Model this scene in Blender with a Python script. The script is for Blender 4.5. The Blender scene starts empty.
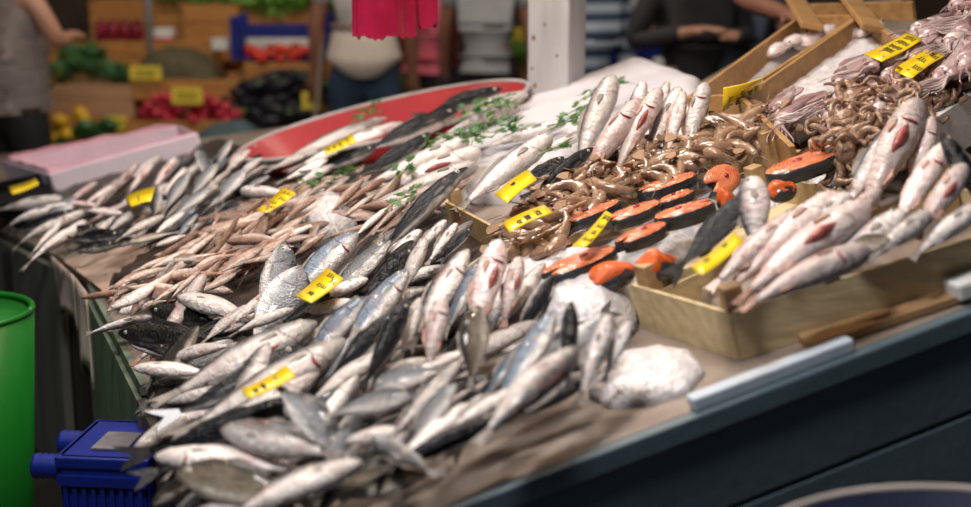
import bpy, bmesh, math, random
from mathutils import Vector, Matrix, noise
random.seed(7)
PI = math.pi
V = Vector
scene = bpy.context.scene
COL = scene.collection

# ------------------------------------------------------------------ camera frame
FPX = 1348.6
TH = math.radians(13.2)
CAM = V((0, 0, 1.65))
RX = V((1, 0, 0)); DN = V((0, -math.sin(TH), -math.cos(TH))); FW = V((0, math.cos(TH), -math.sin(TH)))
def ray(px, py): return RX*((px-485.5)/FPX) + DN*((py-253.5)/FPX) + FW
_nd = (RX*0.27 + DN + FW*0.3385).normalized()
N = -_nd                                  # normal of the sloping display
H0 = 0.8325
def P(px, py, h=0.0):                     # point of the sloping display (h above its mean fish level)
    r = ray(px, py); return CAM + r*((H0-h)/_nd.dot(r))
def BY(px, py, y):                        # point of the upright plane at distance y
    r = ray(px, py); return CAM + r*(y/r.y)
def BZ(px, py, z):
    r = ray(px, py); return CAM + r*((z-CAM.z)/r.z)

# ------------------------------------------------------------------ object helpers
def tag(o, label=None, cat=None, group=None, kind=None):
    if label: o['label'] = label
    if cat: o['category'] = cat
    if group: o['group'] = group
    if kind: o['kind'] = kind
    return o
def empty(name, M=None, label=None, cat=None, group=None):
    o = bpy.data.objects.new(name, None); COL.objects.link(o)
    o.empty_display_size = 0.02
    if M is not None: o.matrix_world = M
    return tag(o, label, cat, group)
def link(name, me, parent=None):
    o = bpy.data.objects.new(name, me); COL.objects.link(o)
    if parent: o.parent = parent
    return o
def mesh_of(name, bm, mats, smooth=True):
    me = bpy.data.meshes.new(name)
    bmesh.ops.recalc_face_normals(bm, faces=bm.faces[:])
    bm.to_mesh(me); bm.free()
    for m in (mats if isinstance(mats, (list, tuple)) else [mats]): me.materials.append(m)
    if smooth:
        for p in me.polygons: p.use_smooth = True
    return me
def obj(name, bm, mats, parent=None, smooth=False): return link(name, mesh_of(name, bm, mats, smooth), parent)
def dup(o, M):
    c = o.copy(); COL.objects.link(c); c.matrix_world = M
    for ch in list(o.children):
        d = ch.copy(); COL.objects.link(d); d.parent = c
        for g in list(ch.children):
            e = g.copy(); COL.objects.link(e); e.parent = d
    return c
def frame(X, Y, Z, loc, s=1.0, sy=None, sz=None):
    sy = s if sy is None else sy; sz = s if sz is None else sz
    return Matrix(((X.x*s, Y.x*sy, Z.x*sz, loc.x), (X.y*s, Y.y*sy, Z.y*sz, loc.y), (X.z*s, Y.z*sy, Z.z*sz, loc.z), (0, 0, 0, 1)))
def box(bm, c, sx, sy, sz, X=V((1,0,0)), Y=V((0,1,0)), Z=V((0,0,1)), bev=0.0):
    b2 = bmesh.new(); bmesh.ops.create_cube(b2, size=1)
    for v in b2.verts: v.co = V((v.co.x*sx, v.co.y*sy, v.co.z*sz))
    if bev: bmesh.ops.bevel(b2, geom=b2.edges[:], offset=bev, segments=2, affect='EDGES', profile=0.5)
    vs = [bm.verts.new(c + X*v.co.x + Y*v.co.y + Z*v.co.z) for v in b2.verts]
    b2.verts.index_update()
    for f in b2.faces: bm.faces.new([vs[v.index] for v in f.verts])
    b2.free(); return bm
def beam(bm, a, b, w, t, up=V((0,0,1)), bev=0.0):      # box from a to b, w across, t along 'up'
    X = (b-a); L = X.length; X.normalize()
    Y = up.cross(X).normalized(); Z = X.cross(Y)
    return box(bm, (a+b)/2, L, w, t, X, Y, Z, bev)
def quad_slab(bm, pts, n, t):                         # slab under polygon pts, thickness t against n
    a = [bm.verts.new(p) for p in pts]; b = [bm.verts.new(p-n*t) for p in pts]
    bm.faces.new(a); bm.faces.new(b[::-1])
    for i in range(len(a)):
        j = (i+1) % len(a); bm.faces.new((a[j], a[i], b[i], b[j]))
    return bm
def tube(bm, pts, radii, seg=8, flat=1.0, up=None):
    n = len(pts); rings = []
    if not isinstance(radii, (list, tuple)): radii = [radii]*n
    ref = up or V((0.13, 0.27, 0.95)).normalized()
    for i, p in enumerate(pts):
        d = (pts[min(i+1, n-1)] - pts[max(i-1, 0)]).normalized()
        a = d.cross(ref)
        if a.length < 1e-4: a = d.cross(V((1, 0, 0)))
        a.normalize(); b = a.cross(d).normalized()
        rings.append([bm.verts.new(p + (a*math.cos(2*PI*k/seg) + b*math.sin(2*PI*k/seg)*flat)*radii[i]) for k in range(seg)])
    for i in range(n-1):
        for k in range(seg):
            bm.faces.new((rings[i][k], rings[i][(k+1) % seg], rings[i+1][(k+1) % seg], rings[i+1][k]))
    bm.faces.new(rings[0][::-1]); bm.faces.new(rings[-1])
    return bm
def ball(bm, c, rx, ry=None, rz=None, X=V((1,0,0)), Y=V((0,1,0)), Z=V((0,0,1)), seg=14, rings=9, mi=0):
    ry = rx if ry is None else ry; rz = rx if rz is None else rz
    r = bmesh.ops.create_uvsphere(bm, u_segments=seg, v_segments=rings, radius=1)
    for v in r['verts']: v.co = c + X*(v.co.x*rx) + Y*(v.co.y*ry) + Z*(v.co.z*rz)
    for v in r['verts']:
        for f in v.link_faces: f.material_index = mi
    return bm
def lathe(bm, prof, seg=32, c=V((0,0,0))):
    rings = [[bm.verts.new(c + V((r*math.cos(2*PI*k/seg), r*math.sin(2*PI*k/seg), z))) for k in range(seg)] for r, z in prof]
    for i in range(len(rings)-1):
        for k in range(seg): bm.faces.new((rings[i][k], rings[i][(k+1) % seg], rings[i+1][(k+1) % seg], rings[i+1][k]))
    bm.faces.new(rings[0][::-1]); bm.faces.new(rings[-1])
    return bm

# ------------------------------------------------------------------ materials
def nodes_of(name):
    m = bpy.data.materials.new(name); m.use_nodes = True
    nt = m.node_tree; b = nt.nodes['Principled BSDF']; return m, nt, b
def c4(c): return (c[0], c[1], c[2], 1)
def mix(nt, fac, a, b, mode='MIX'):
    n = nt.nodes.new('ShaderNodeMix'); n.data_type = 'RGBA'; n.blend_type = mode
    for s, v in ((0, fac), (6, a), (7, b)):
        if hasattr(v, 'links') or hasattr(v, 'is_linked'): nt.links.new(v, n.inputs[s])
        else: n.inputs[s].default_value = v if s == 0 else c4(v)
    return n.outputs[2]
def mth(nt, op, a, b=None, c=None):
    n = nt.nodes.new('ShaderNodeMath'); n.operation = op
    for i, v in enumerate((a, b, c)):
        if v is None: continue
        if hasattr(v, 'is_linked'): nt.links.new(v, n.inputs[i])
        else: n.inputs[i].default_value = v
    return n.outputs[0]
def ramp(nt, fac, stops):
    n = nt.nodes.new('ShaderNodeValToRGB'); nt.links.new(fac, n.inputs[0]); e = n.color_ramp.elements
    while len(e) < len(stops): e.new(0.5)
    for i, (p, c) in enumerate(stops): e[i].position = p; e[i].color = c4(c) if isinstance(c, (tuple, list)) else (c, c, c, 1)
    return n.outputs[0]
def coords(nt, rnd=True):
    tc = nt.nodes.new('ShaderNodeTexCoord')
    if not rnd: return tc.outputs['Object']
    oi = nt.nodes.new('ShaderNodeObjectInfo')
    add = nt.nodes.new('ShaderNodeVectorMath'); add.operation = 'MULTIPLY_ADD'
    nt.links.new(oi.outputs['Random'], add.inputs[0]); add.inputs[1].default_value = (37, 21, 13)
    nt.links.new(tc.outputs['Object'], add.inputs[2]); return add.outputs[0]
def nz(nt, vec, scale, detail=3, rough=0.55):
    n = nt.nodes.new('ShaderNodeTexNoise'); nt.links.new(vec, n.inputs['Vector'])
    n.inputs['Scale'].default_value = scale; n.inputs['Detail'].default_value = detail; n.inputs['Roughness'].default_value = rough
    return n.outputs[0]
def bump(nt, b, hgt, strength, dist=0.01):
    n = nt.nodes.new('ShaderNodeBump'); n.inputs['Strength'].default_value = strength; n.inputs['Distance'].default_value = dist
    nt.links.new(hgt, n.inputs['Height']); nt.links.new(n.outputs[0], b.inputs['Normal'])
def plain(name, c, rough=0.5, var=0.15, scale=8, bmp=0.0, metal=0.0, c2=None, stretch=None, sub=0.0, coat=0.0, bscale=None, spec=0.5):
    m, nt, b = nodes_of(name)
    co = coords(nt)
    if stretch:
        mp = nt.nodes.new('ShaderNodeMapping'); mp.inputs['Scale'].default_value = stretch; nt.links.new(co, mp.inputs[0]); co = mp.outputs[0]
    n = nz(nt, co, scale, 4)
    lo = tuple(x*(1-var) for x in c) if c2 is None else c2
    hi = tuple(min(1, x*(1+var)) for x in c) if c2 is None else c
    nt.links.new(ramp(nt, n, [(0.3, lo), (0.7, hi)]), b.inputs['Base Color'])
    b.inputs['Roughness'].default_value = rough; b.inputs['Metallic'].default_value = metal
    b.inputs['Specular IOR Level'].default_value = spec
    if coat: b.inputs['Coat Weight'].default_value = coat; b.inputs['Coat Roughness'].default_value = 0.12
    if sub:
        b.inputs['Subsurface Weight'].default_value = sub; b.inputs['Subsurface Radius'].default_value = (0.02, 0.02, 0.02); b.inputs['Subsurface Scale'].default_value = 0.5
    if bmp: bump(nt, b, nz(nt, co, bscale or scale*4, 4), bmp)
    return m
def fishmat(name, back, flank, belly, pink=0.5, rough=0.3, metal=0.25, brk=(0.30, 0.52, 0.74), scales=0.25, pinkc=(0.55, 0.16, 0.14), spots=0.0, coat=0.3, spec=0.4, headk=1.0):
    m, nt, b = nodes_of(name)
    tc = nt.nodes.new('ShaderNodeTexCoord'); sx = nt.nodes.new('ShaderNodeSeparateXYZ'); nt.links.new(tc.outputs['UV'], sx.inputs[0])
    u, v = sx.outputs[0], sx.outputs[1]
    co = coords(nt)
    n1 = nz(nt, co, 9, 4)
    vv = mth(nt, 'ADD', v, mth(nt, 'MULTIPLY_ADD', n1, 0.34, -0.17))
    col = ramp(nt, vv, [(0.0, belly), (brk[0], belly), (brk[1], flank), (brk[2], tuple(back[i]*0.55+flank[i]*0.45 for i in range(3))), (min(1, brk[2]+0.15), back)])
    n2 = nz(nt, co, 6, 4, 0.65)
    col = mix(nt, mth(nt, 'MULTIPLY', ramp(nt, n2, [(0.52, 0.0), (0.74, 1.0)]), pink), col, pinkc)
    n3 = nz(nt, co, 26, 3, 0.6)
    col = mix(nt, mth(nt, 'MULTIPLY', ramp(nt, n3, [(0.5, 0.0), (0.75, 1.0)]), 0.12+spots), col, tuple(x*0.45 for x in back))
    # head tone and gill-cover line
    hd = ramp(nt, u, [(0.02, 0.45*headk), (0.2, 0.22*headk), (0.23, 0.0)])
    col = mix(nt, hd, col, tuple(flank[i]*0.45+back[i]*0.3 for i in range(3)))
    dv = mth(nt, 'SUBTRACT', v, 0.45)
    gl = mth(nt, 'ADD', mth(nt, 'SUBTRACT', u, 0.225), mth(nt, 'MULTIPLY', mth(nt, 'MULTIPLY', dv, dv), 0.28))
    gl = mth(nt, 'LESS_THAN', mth(nt, 'ABSOLUTE', gl), 0.0065)
    col = mix(nt, mth(nt, 'MULTIPLY', gl, 0.5), col, (0.10, 0.05, 0.05))
    mo = mth(nt, 'MULTIPLY', mth(nt, 'LESS_THAN', u, 0.055), mth(nt, 'LESS_THAN', mth(nt, 'ABSOLUTE', mth(nt, 'SUBTRACT', v, 0.42)), 0.05))
    col = mix(nt, mth(nt, 'MULTIPLY', mo, 0.7), col, (0.05, 0.03, 0.03))
    oi = nt.nodes.new('ShaderNodeObjectInfo')
    br = mth(nt, 'MULTIPLY_ADD', oi.outputs['Random'], 0.55, 0.60)
    cb = nt.nodes.new('ShaderNodeCombineColor')
    for i in range(3): nt.links.new(br, cb.inputs[i])
    col = mix(nt, 1.0, col, cb.outputs[0], 'MULTIPLY')
    nt.links.new(col, b.inputs['Base Color'])
    mp = nt.nodes.new('ShaderNodeMapping'); mp.inputs['Scale'].default_value = (70, 24, 1); nt.links.new(tc.outputs['UV'], mp.inputs[0])
    vo = nt.nodes.new('ShaderNodeTexVoronoi'); nt.links.new(mp.outputs[0], vo.inputs['Vector']); vo.inputs['Scale'].default_value = 1
    hgt = mth(nt, 'MULTIPLY_ADD', vo.outputs['Distance'], scales, mth(nt, 'MULTIPLY', nz(nt, co, 18, 4), 0.9))
    bump(nt, b, hgt, 0.55, 0.02)
    nt.links.new(mth(nt, 'MULTIPLY_ADD', n3, 0.25, rough-0.12), b.inputs['Roughness'])
    b.inputs['Metallic'].default_value = metal
    b.inputs['Coat Weight'].default_value = coat; b.inputs['Coat Roughness'].default_value = 0.06
    b.inputs['Specular IOR Level'].default_value = spec
    return m
FM = {
 'bass':  fishmat('bass_skin', (0.035,0.037,0.04), (0.58,0.53,0.51), (0.90,0.83,0.79), 0.42, metal=0.05, brk=(0.46,0.55,0.66), scales=0.12),
 'pale':  fishmat('pale_fish_skin', (0.16,0.13,0.12), (0.72,0.64,0.61), (0.92,0.84,0.80), 0.5, metal=0.04, brk=(0.52,0.72,0.9), scales=0.12, headk=0.45),
 'blue':  fishmat('blue_silver_skin', (0.03,0.045,0.07), (0.27,0.34,0.43), (0.80,0.76,0.74), 0.3, metal=0.2, brk=(0.2,0.36,0.8), scales=0.2),
 'bream': fishmat('bream_skin', (0.035,0.04,0.045), (0.36,0.38,0.41), (0.82,0.78,0.76), 0.22, metal=0.2, brk=(0.24,0.44,0.78), scales=0.3),
 'gold':  fishmat('golden_bream_skin', (0.035,0.028,0.018), (0.40,0.33,0.24), (0.74,0.66,0.56), 0.15, metal=0.2, brk=(0.22,0.42,0.72), scales=0.35, spots=0.4),
 'mack':  fishmat('dark_mackerel_skin', (0.006,0.007,0.010), (0.055,0.06,0.07), (0.66,0.60,0.57), 0.0, rough=0.24, metal=0.05, brk=(0.14,0.28,0.44), scales=0.1, coat=0.06, spec=0.22),
 'dark':  fishmat('dark_fish_skin', (0.009,0.008,0.007), (0.055,0.046,0.038), (0.54,0.47,0.41), 0.0, rough=0.24, metal=0.05, brk=(0.12,0.28,0.46), scales=0.3, coat=0.06, spec=0.22),
 'hake':  fishmat('hake_skin', (0.10,0.105,0.125), (0.66,0.60,0.60), (0.92,0.85,0.83), 0.34, metal=0.05, brk=(0.48,0.60,0.76), scales=0.05, headk=0.45),
 'mullet':fishmat('mullet_skin', (0.30,0.16,0.11), (0.50,0.33,0.26), (0.80,0.65,0.57), 0.6, metal=0.04, pinkc=(0.36,0.13,0.08), scales=0.1, brk=(0.34,0.56,0.82)),
 'salmon':fishmat('salmon_skin', (0.03,0.034,0.04), (0.16,0.17,0.18), (0.5,0.48,0.47), 0.0, brk=(0.1,0.3,0.6), scales=0.1, metal=0.05, coat=0.06, spec=0.22),
 'pink':  fishmat('pink_gutted_skin', (0.30,0.22,0.22), (0.76,0.60,0.58), (0.90,0.76,0.73), 0.7, metal=0.03, brk=(0.5,0.75,0.95), pinkc=(0.55,0.14,0.15), scales=0.05, headk=0.45),
}
M = {}
M['fin'] = plain('fin_skin', (0.26,0.23,0.21), 0.6, 0.4, 14, 0.3, spec=0.25)
M['shrimptail'] = plain('shrimp_tail', (0.30,0.18,0.11), 0.6, 0.3, 14, 0.3, spec=0.25)
M['findark'] = plain('dark_fin_skin', (0.07,0.065,0.065), 0.35, 0.4, 14, 0.3, coat=0.3)
M['finpink'] = plain('pink_fin_skin', (0.42,0.24,0.19), 0.4, 0.4, 14, 0.3, coat=0.3)
M['eyering'] = plain('eye_ring', (0.62,0.58,0.48), 0.15, 0.1, 20, coat=0.6)
M['pupil'] = plain('eye_pupil', (0.01,0.01,0.012), 0.08, 0.1, 20, coat=0.8)
M['blood'] = plain('red_flesh', (0.42,0.03,0.03), 0.25, 0.5, 25, 0.5, c2=(0.12,0.008,0.01), coat=0.6)
M['gut'] = plain('belly_cut_flesh', (0.50,0.10,0.09), 0.3, 0.4, 22, 0.4, c2=(0.16,0.02,0.02), coat=0.5)
def wood(name, c, c2, s=(2,30,30), rough=0.6, coat=0.0):
    return plain(name, c, rough, c2=c2, scale=1.6, stretch=s, bmp=0.15, bscale=3, coat=coat)
M['veneer'] = wood('crate_veneer', (0.56,0.40,0.21), (0.36,0.23,0.10))
M['veneergreen'] = wood('weathered_veneer', (0.68,0.55,0.33), (0.46,0.35,0.19))
M['block'] = wood('crate_block_wood', (0.55,0.36,0.18), (0.34,0.20,0.085))
M['crateorange'] = wood('brown_crate_wood', (0.40,0.225,0.085), (0.26,0.135,0.045))
M['orangewood'] = wood('orange_plank_wood', (0.50,0.235,0.065), (0.33,0.135,0.03), (3,3,24))
M['palewood'] = wood('pale_plank_wood', (0.52,0.30,0.17), (0.38,0.21,0.11), (3,3,24))
M['board'] = plain('painted_board', (0.105,0.15,0.175), 0.5, c2=(0.062,0.093,0.113), scale=3, stretch=(1,1,1), bmp=0.12, bscale=30)
M['greenpanel'] = plain('green_panel_paint', (0.17,0.205,0.145), 0.6, c2=(0.09,0.11,0.075), scale=2.2, stretch=(9,9,0.7), bmp=0.1)
M['darkpanel'] = plain('dark_brown_wood', (0.085,0.06,0.045), 0.6, c2=(0.035,0.025,0.02), scale=2.5, stretch=(8,8,0.8), bmp=0.1)
M['greypanel'] = plain('grey_green_panel', (0.15,0.155,0.13), 0.6, c2=(0.07,0.072,0.06), scale=2.2, stretch=(9,9,0.7), bmp=0.1)
M['tabletop'] = plain('wet_tabletop', (0.33,0.27,0.225), 0.32, c2=(0.20,0.15,0.12), scale=7, bmp=0.25, bscale=20, coat=0.3)
M['bed'] = plain('gap_shade_bed', (0.06,0.042,0.033), 0.4, c2=(0.02,0.014,0.011), scale=12, bmp=0.5, bscale=40)  # near-black so the gaps between piled fish look deeply shaded
M['paper'] = plain('brown_paper', (0.50,0.36,0.28), 0.6, 0.2, 6, 0.3)
M['cloth'] = plain('dirty_cloth', (0.55,0.44,0.38), 0.8, 0.25, 5, 0.4)
M['whitesheet'] = plain('white_sheet', (0.64,0.61,0.64), 0.4, 0.06, 5, 0.3, sub=0.1)
M['foam'] = plain('white_foam', (0.70,0.70,0.68), 0.6, 0.06, 30, 0.2)
M['bluegrey'] = plain('pale_plastic_strip', (0.55,0.62,0.70), 0.3, 0.1, 10, 0.1)
M['pinkpaper'] = plain('pink_paper', (0.82,0.50,0.56), 0.55, 0.12, 7, 0.5, bscale=9)
M['lilac'] = plain('lilac_foam', (0.80,0.70,0.79), 0.5, 0.06, 9, 0.15)
M['redtray'] = plain('red_plastic', (0.36,0.02,0.026), 0.35, 0.15, 5, 0.1, coat=0.3)
M['rim'] = plain('grey_rim', (0.42,0.38,0.36), 0.4, 0.15, 9)
M['post'] = plain('white_painted_metal', (0.46,0.46,0.49), 0.5, c2=(0.36,0.355,0.36), scale=4, stretch=(4,4,1), bmp=0.1)
M['rust'] = plain('rust_spot', (0.20,0.10,0.06), 0.8, 0.3, 30)
M['yellow'] = plain('yellow_tag_plastic', (0.88,0.62,0.012), 0.28, 0.05, 9, 0.08, coat=0.3)
M['ink'] = plain('black_ink', (0.03,0.025,0.02), 0.5, 0.1, 9)
M['bluecrate'] = plain('blue_plastic', (0.004,0.014,0.17), 0.4, 0.2, 9, 0.1)
M['greenbin'] = plain('green_plastic', (0.006,0.13,0.012), 0.35, 0.15, 4, 0.05)
M['blackbox'] = plain('black_plastic', (0.012,0.011,0.011), 0.4, 0.2, 9, 0.1)
M['navy'] = plain('navy_plastic', (0.01,0.015,0.045), 0.5, 0.2, 9, 0.1)
M['leaf'] = plain('parsley_leaf', (0.055,0.17,0.02), 0.5, c2=(0.02,0.07,0.01), scale=20)
M['stem'] = plain('green_stem', (0.14,0.28,0.05), 0.5, 0.2, 20)
M['greens'] = plain('herb_leaves', (0.075,0.22,0.06), 0.6, c2=(0.018,0.07,0.02), scale=14)
M['lettuce'] = plain('lettuce_leaves', (0.20,0.42,0.06), 0.6, c2=(0.06,0.18,0.02), scale=12)
M['olive'] = plain('olive_beans', (0.13,0.105,0.045), 0.6, c2=(0.05,0.042,0.02), scale=30, bmp=0.8)
M['radish'] = plain('radish_skin', (0.50,0.02,0.05), 0.35, 0.3, 10)
M['tomato'] = plain('tomato_skin', (0.58,0.03,0.015), 0.3, 0.2, 10)
M['egg'] = plain('aubergine_skin', (0.012,0.012,0.018), 0.4, 0.3, 10, spec=0.3)
M['lemon'] = plain('lemon_skin', (0.72,0.42,0.02), 0.4, 0.15, 10)
M['pepper'] = plain('green_pepper_skin', (0.03,0.10,0.025), 0.3, 0.3, 10)
M['jar'] = plain('dark_red_jar', (0.22,0.008,0.03), 0.25, 0.3, 10)
M['signyellow'] = plain('yellow_card', (0.80,0.62,0.06), 0.5, 0.08, 10)
M['skin'] = plain('skin', (0.46,0.24,0.16), 0.5, 0.1, 9, sub=0.1)
M['skindark'] = plain('tanned_skin', (0.27,0.12,0.075), 0.5, 0.1, 9)
M['hairdark'] = plain('dark_hair', (0.02,0.014,0.01), 0.5, 0.3, 30, 0.5)
M['vest'] = plain('grey_vest_cloth', (0.24,0.205,0.195), 0.8, 0.2, 8, 0.3)
M['black'] = plain('black_cloth', (0.008,0.008,0.009), 0.8, 0.2, 12, 0.2)
M['charcoal'] = plain('charcoal_cloth', (0.022,0.02,0.023), 0.8, 0.2, 12, 0.2)
M['jeans'] = plain('blue_denim', (0.022,0.045,0.085), 0.8, 0.4, 9, 0.2)
M['bluecloth'] = plain('grey_blue_cloth', (0.05,0.065,0.10), 0.8, 0.3, 9, 0.2)
M['greyshirt'] = plain('grey_shirt_cloth', (0.30,0.31,0.33), 0.8, 0.12, 7, 0.2)
M['whiteshirt'] = plain('pale_shirt_cloth', (0.46,0.43,0.43), 0.8, 0.12, 7, 0.2)
M['apron'] = plain('beige_apron_cloth', (0.60,0.52,0.46), 0.8, 0.12, 7, 0.2)
M['taupe'] = plain('taupe_strap_cloth', (0.22,0.17,0.13), 0.8, 0.2, 7, 0.2)
M['pinkshirt'] = plain('pink_cloth', (0.62,0.13,0.19), 0.8, 0.2, 7, 0.2)
M['tag_bag'] = None
M['metal'] = plain('grey_metal', (0.35,0.33,0.32), 0.4, 0.2, 8, metal=0.5)
M['label'] = plain('faded_label_paper', (0.13,0.12,0.13), 0.7, 0.3, 40)
M['wall'] = plain('market_wall', (0.10,0.065,0.045), 0.9, 0.3, 2)
M['ground'] = plain('wet_asphalt', (0.035,0.03,0.027), 0.45, 0.5, 4, 0.4, bscale=60)
M['greentarp'] = plain('green_tarp', (0.05,0.19,0.10), 0.5, 0.2, 6)
M['tealcloth'] = plain('teal_cloth', (0.05,0.085,0.10), 0.7, 0.3, 5)
M['cardboard'] = plain('cardboard', (0.36,0.21,0.10), 0.8, 0.12, 8)
def shirtstripe():
    m, nt, b = nodes_of('striped_knit'); tc = nt.nodes.new('ShaderNodeTexCoord'); w = nt.nodes.new('ShaderNodeTexWave')
    w.bands_direction = 'Z'; w.inputs['Scale'].default_value = 3.5; nt.links.new(tc.outputs['Object'], w.inputs[0])
    nt.links.new(ramp(nt, w.outputs[0], [(0.35, (0.03,0.05,0.10)), (0.6, (0.35,0.42,0.5))]), b.inputs['Base Color']); b.inputs['Roughness'].default_value = 0.8
    return m
M['stripe'] = shirtstripe()
def bagmat():
    m, nt, b = nodes_of('red_bag_film'); co = coords(nt)
    n = nz(nt, co, 7, 3)
    nt.links.new(ramp(nt, n, [(0.3, (0.28,0.003,0.03)), (0.75, (0.60,0.02,0.10))]), b.inputs['Base Color'])
    b.inputs['Roughness'].default_value = 0.3; b.inputs['Transmission Weight'].default_value = 0.15; b.inputs['Coat Weight'].default_value = 0.3
    return m
M['bag'] = bagmat()
def icemat():
    m, nt, b = nodes_of('crushed_ice'); tc = nt.nodes.new('ShaderNodeTexCoord'); co = tc.outputs['Object']
    n = nz(nt, co, 40, 4); nt.links.new(ramp(nt, n, [(0.3, (0.50,0.49,0.52)), (0.65, (0.74,0.71,0.72))]), b.inputs['Base Color'])
    b.inputs['Roughness'].default_value = 0.3; b.inputs['Subsurface Weight'].default_value = 0.45
    b.inputs['Subsurface Radius'].default_value = (0.02,0.02,0.025)
    vo = nt.nodes.new('ShaderNodeTexVoronoi'); vo.inputs['Scale'].default_value = 110; nt.links.new(co, vo.inputs['Vector'])
    bump(nt, b, mth(nt, 'ADD', vo.outputs['Distance'], n), 0.35, 0.006); return m
M['ice'] = icemat()
def fleshmat(name, c, c2, stripe):
    m, nt, b = nodes_of(name); co = coords(nt)
    tc = nt.nodes.new('ShaderNodeTexCoord'); w = nt.nodes.new('ShaderNodeTexWave'); w.wave_type = 'RINGS'; w.rings_direction = 'Z'
    w.inputs['Scale'].default_value = 42; w.inputs['Distortion'].default_value = 5; w.inputs['Detail'].default_value = 2; nt.links.new(tc.outputs['Object'], w.inputs[0])
    base = ramp(nt, nz(nt, co, 25, 3), [(0.3, c2), (0.7, c)])
    col = mix(nt, mth(nt, 'MULTIPLY', ramp(nt, w.outputs[0], [(0.72, 0.0), (0.95, 1.0)]), 0.42), base, stripe)
    nt.links.new(col, b.inputs['Base Color']); b.inputs['Roughness'].default_value = 0.2; b.inputs['Coat Weight'].default_value = 0.6; b.inputs['Coat Roughness'].default_value = 0.1
    bump(nt, b, mth(nt, 'ADD', w.outputs[0], nz(nt, co, 50, 3)), 0.35, 0.006); return m
M['salmonflesh'] = fleshmat('salmon_flesh', (0.86,0.27,0.11), (0.60,0.085,0.03), (0.92,0.56,0.38))
M['roe'] = plain('bright_orange_fillet', (0.85,0.13,0.012), 0.22, 0.25, 30, 0.4, coat=0.6)
M['shrimp'] = plain('shrimp_shell', (0.43,0.275,0.18), 0.15, c2=(0.19,0.105,0.06), scale=30, bmp=0.3, coat=0.6, bscale=60)
M['squid'] = plain('squid_skin', (0.50,0.35,0.35), 0.22, c2=(0.23,0.125,0.13), scale=14, bmp=0.2, coat=0.6)
M['squidpale'] = plain('pale_squid_skin', (0.62,0.52,0.51), 0.22, c2=(0.36,0.25,0.26), scale=14, bmp=0.2, coat=0.6)
M['octopus'] = plain('octopus_skin', (0.42,0.25,0.16), 0.16, c2=(0.11,0.06,0.04), scale=34, bmp=0.5, coat=0.7)
M['cuttle'] = plain('cuttlefish_skin', (0.74,0.66,0.64), 0.25, c2=(0.50,0.38,0.37), scale=22, bmp=0.2, coat=0.5)

# ------------------------------------------------------------------ fish
#  profile rows: t (0 snout .. 0.82 tail root), dorsal height, belly depth, half thickness
PROF = {
 'bass':  [(0,.016,.014,.014),(.02,.034,.028,.026),(.05,.052,.042,.038),(.10,.074,.058,.050),(.20,.100,.088,.064),(.225,.105,.092,.066),(.235,.103,.090,.062),(.34,.114,.106,.072),(.50,.104,.104,.068),(.64,.072,.072,.046),(.75,.040,.038,.022),(.82,.028,.026,.010)],
 'bream': [(0,.022,.018,.014),(.03,.075,.045,.028),(.10,.135,.088,.048),(.20,.185,.135,.062),(.225,.190,.140,.064),(.235,.189,.138,.060),(.34,.20,.160,.07),(.50,.175,.145,.062),(.64,.11,.098,.04),(.75,.052,.046,.018),(.82,.034,.030,.010)],
 'mack':  [(0,.010,.010,.010),(.02,.024,.022,.022),(.05,.038,.036,.034),(.12,.062,.062,.054),(.20,.080,.080,.068),(.225,.083,.083,.070),(.235,.082,.082,.067),(.36,.090,.090,.076),(.52,.076,.078,.064),(.66,.048,.050,.040),(.76,.020,.020,.016),(.82,.014,.014,.010)],
 'hake':  [(0,.020,.018,.022),(.03,.040,.034,.040),(.10,.056,.050,.052),(.20,.067,.064,.058),(.225,.069,.067,.059),(.235,.067,.066,.056),(.36,.068,.070,.058),(.52,.058,.058,.048),(.66,.042,.040,.032),(.76,.026,.024,.016),(.82,.018,.016,.010)],
}
SHAPE = {'bass':'bass','pale':'bass','blue':'bass','bream':'bream','gold':'bream','mack':'mack','dark':'bass','hake':'hake','mullet':'bass','salmon':'mack','pink':'hake'}
FINM = {'mack':'findark','dark':'findark','salmon':'findark','mullet':'finpink','pink':'finpink'}
def prof_at(pr, t):
    for i in range(len(pr)-1):
        if t <= pr[i+1][0]:
            a, b = pr[i], pr[i+1]; f = (t-a[0])/(b[0]-a[0])
            return tuple(a[k]+(b[k]-a[k])*f for k in (1,2,3))
    return pr[-1][1:]
def bendp(p, bend, droop):
    x = p.x
    q = p.copy(); q.z += bend*(x*x-0.08)
    if x < 0.12: q.y -= droop*(x-0.12)**2
    return q
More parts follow.
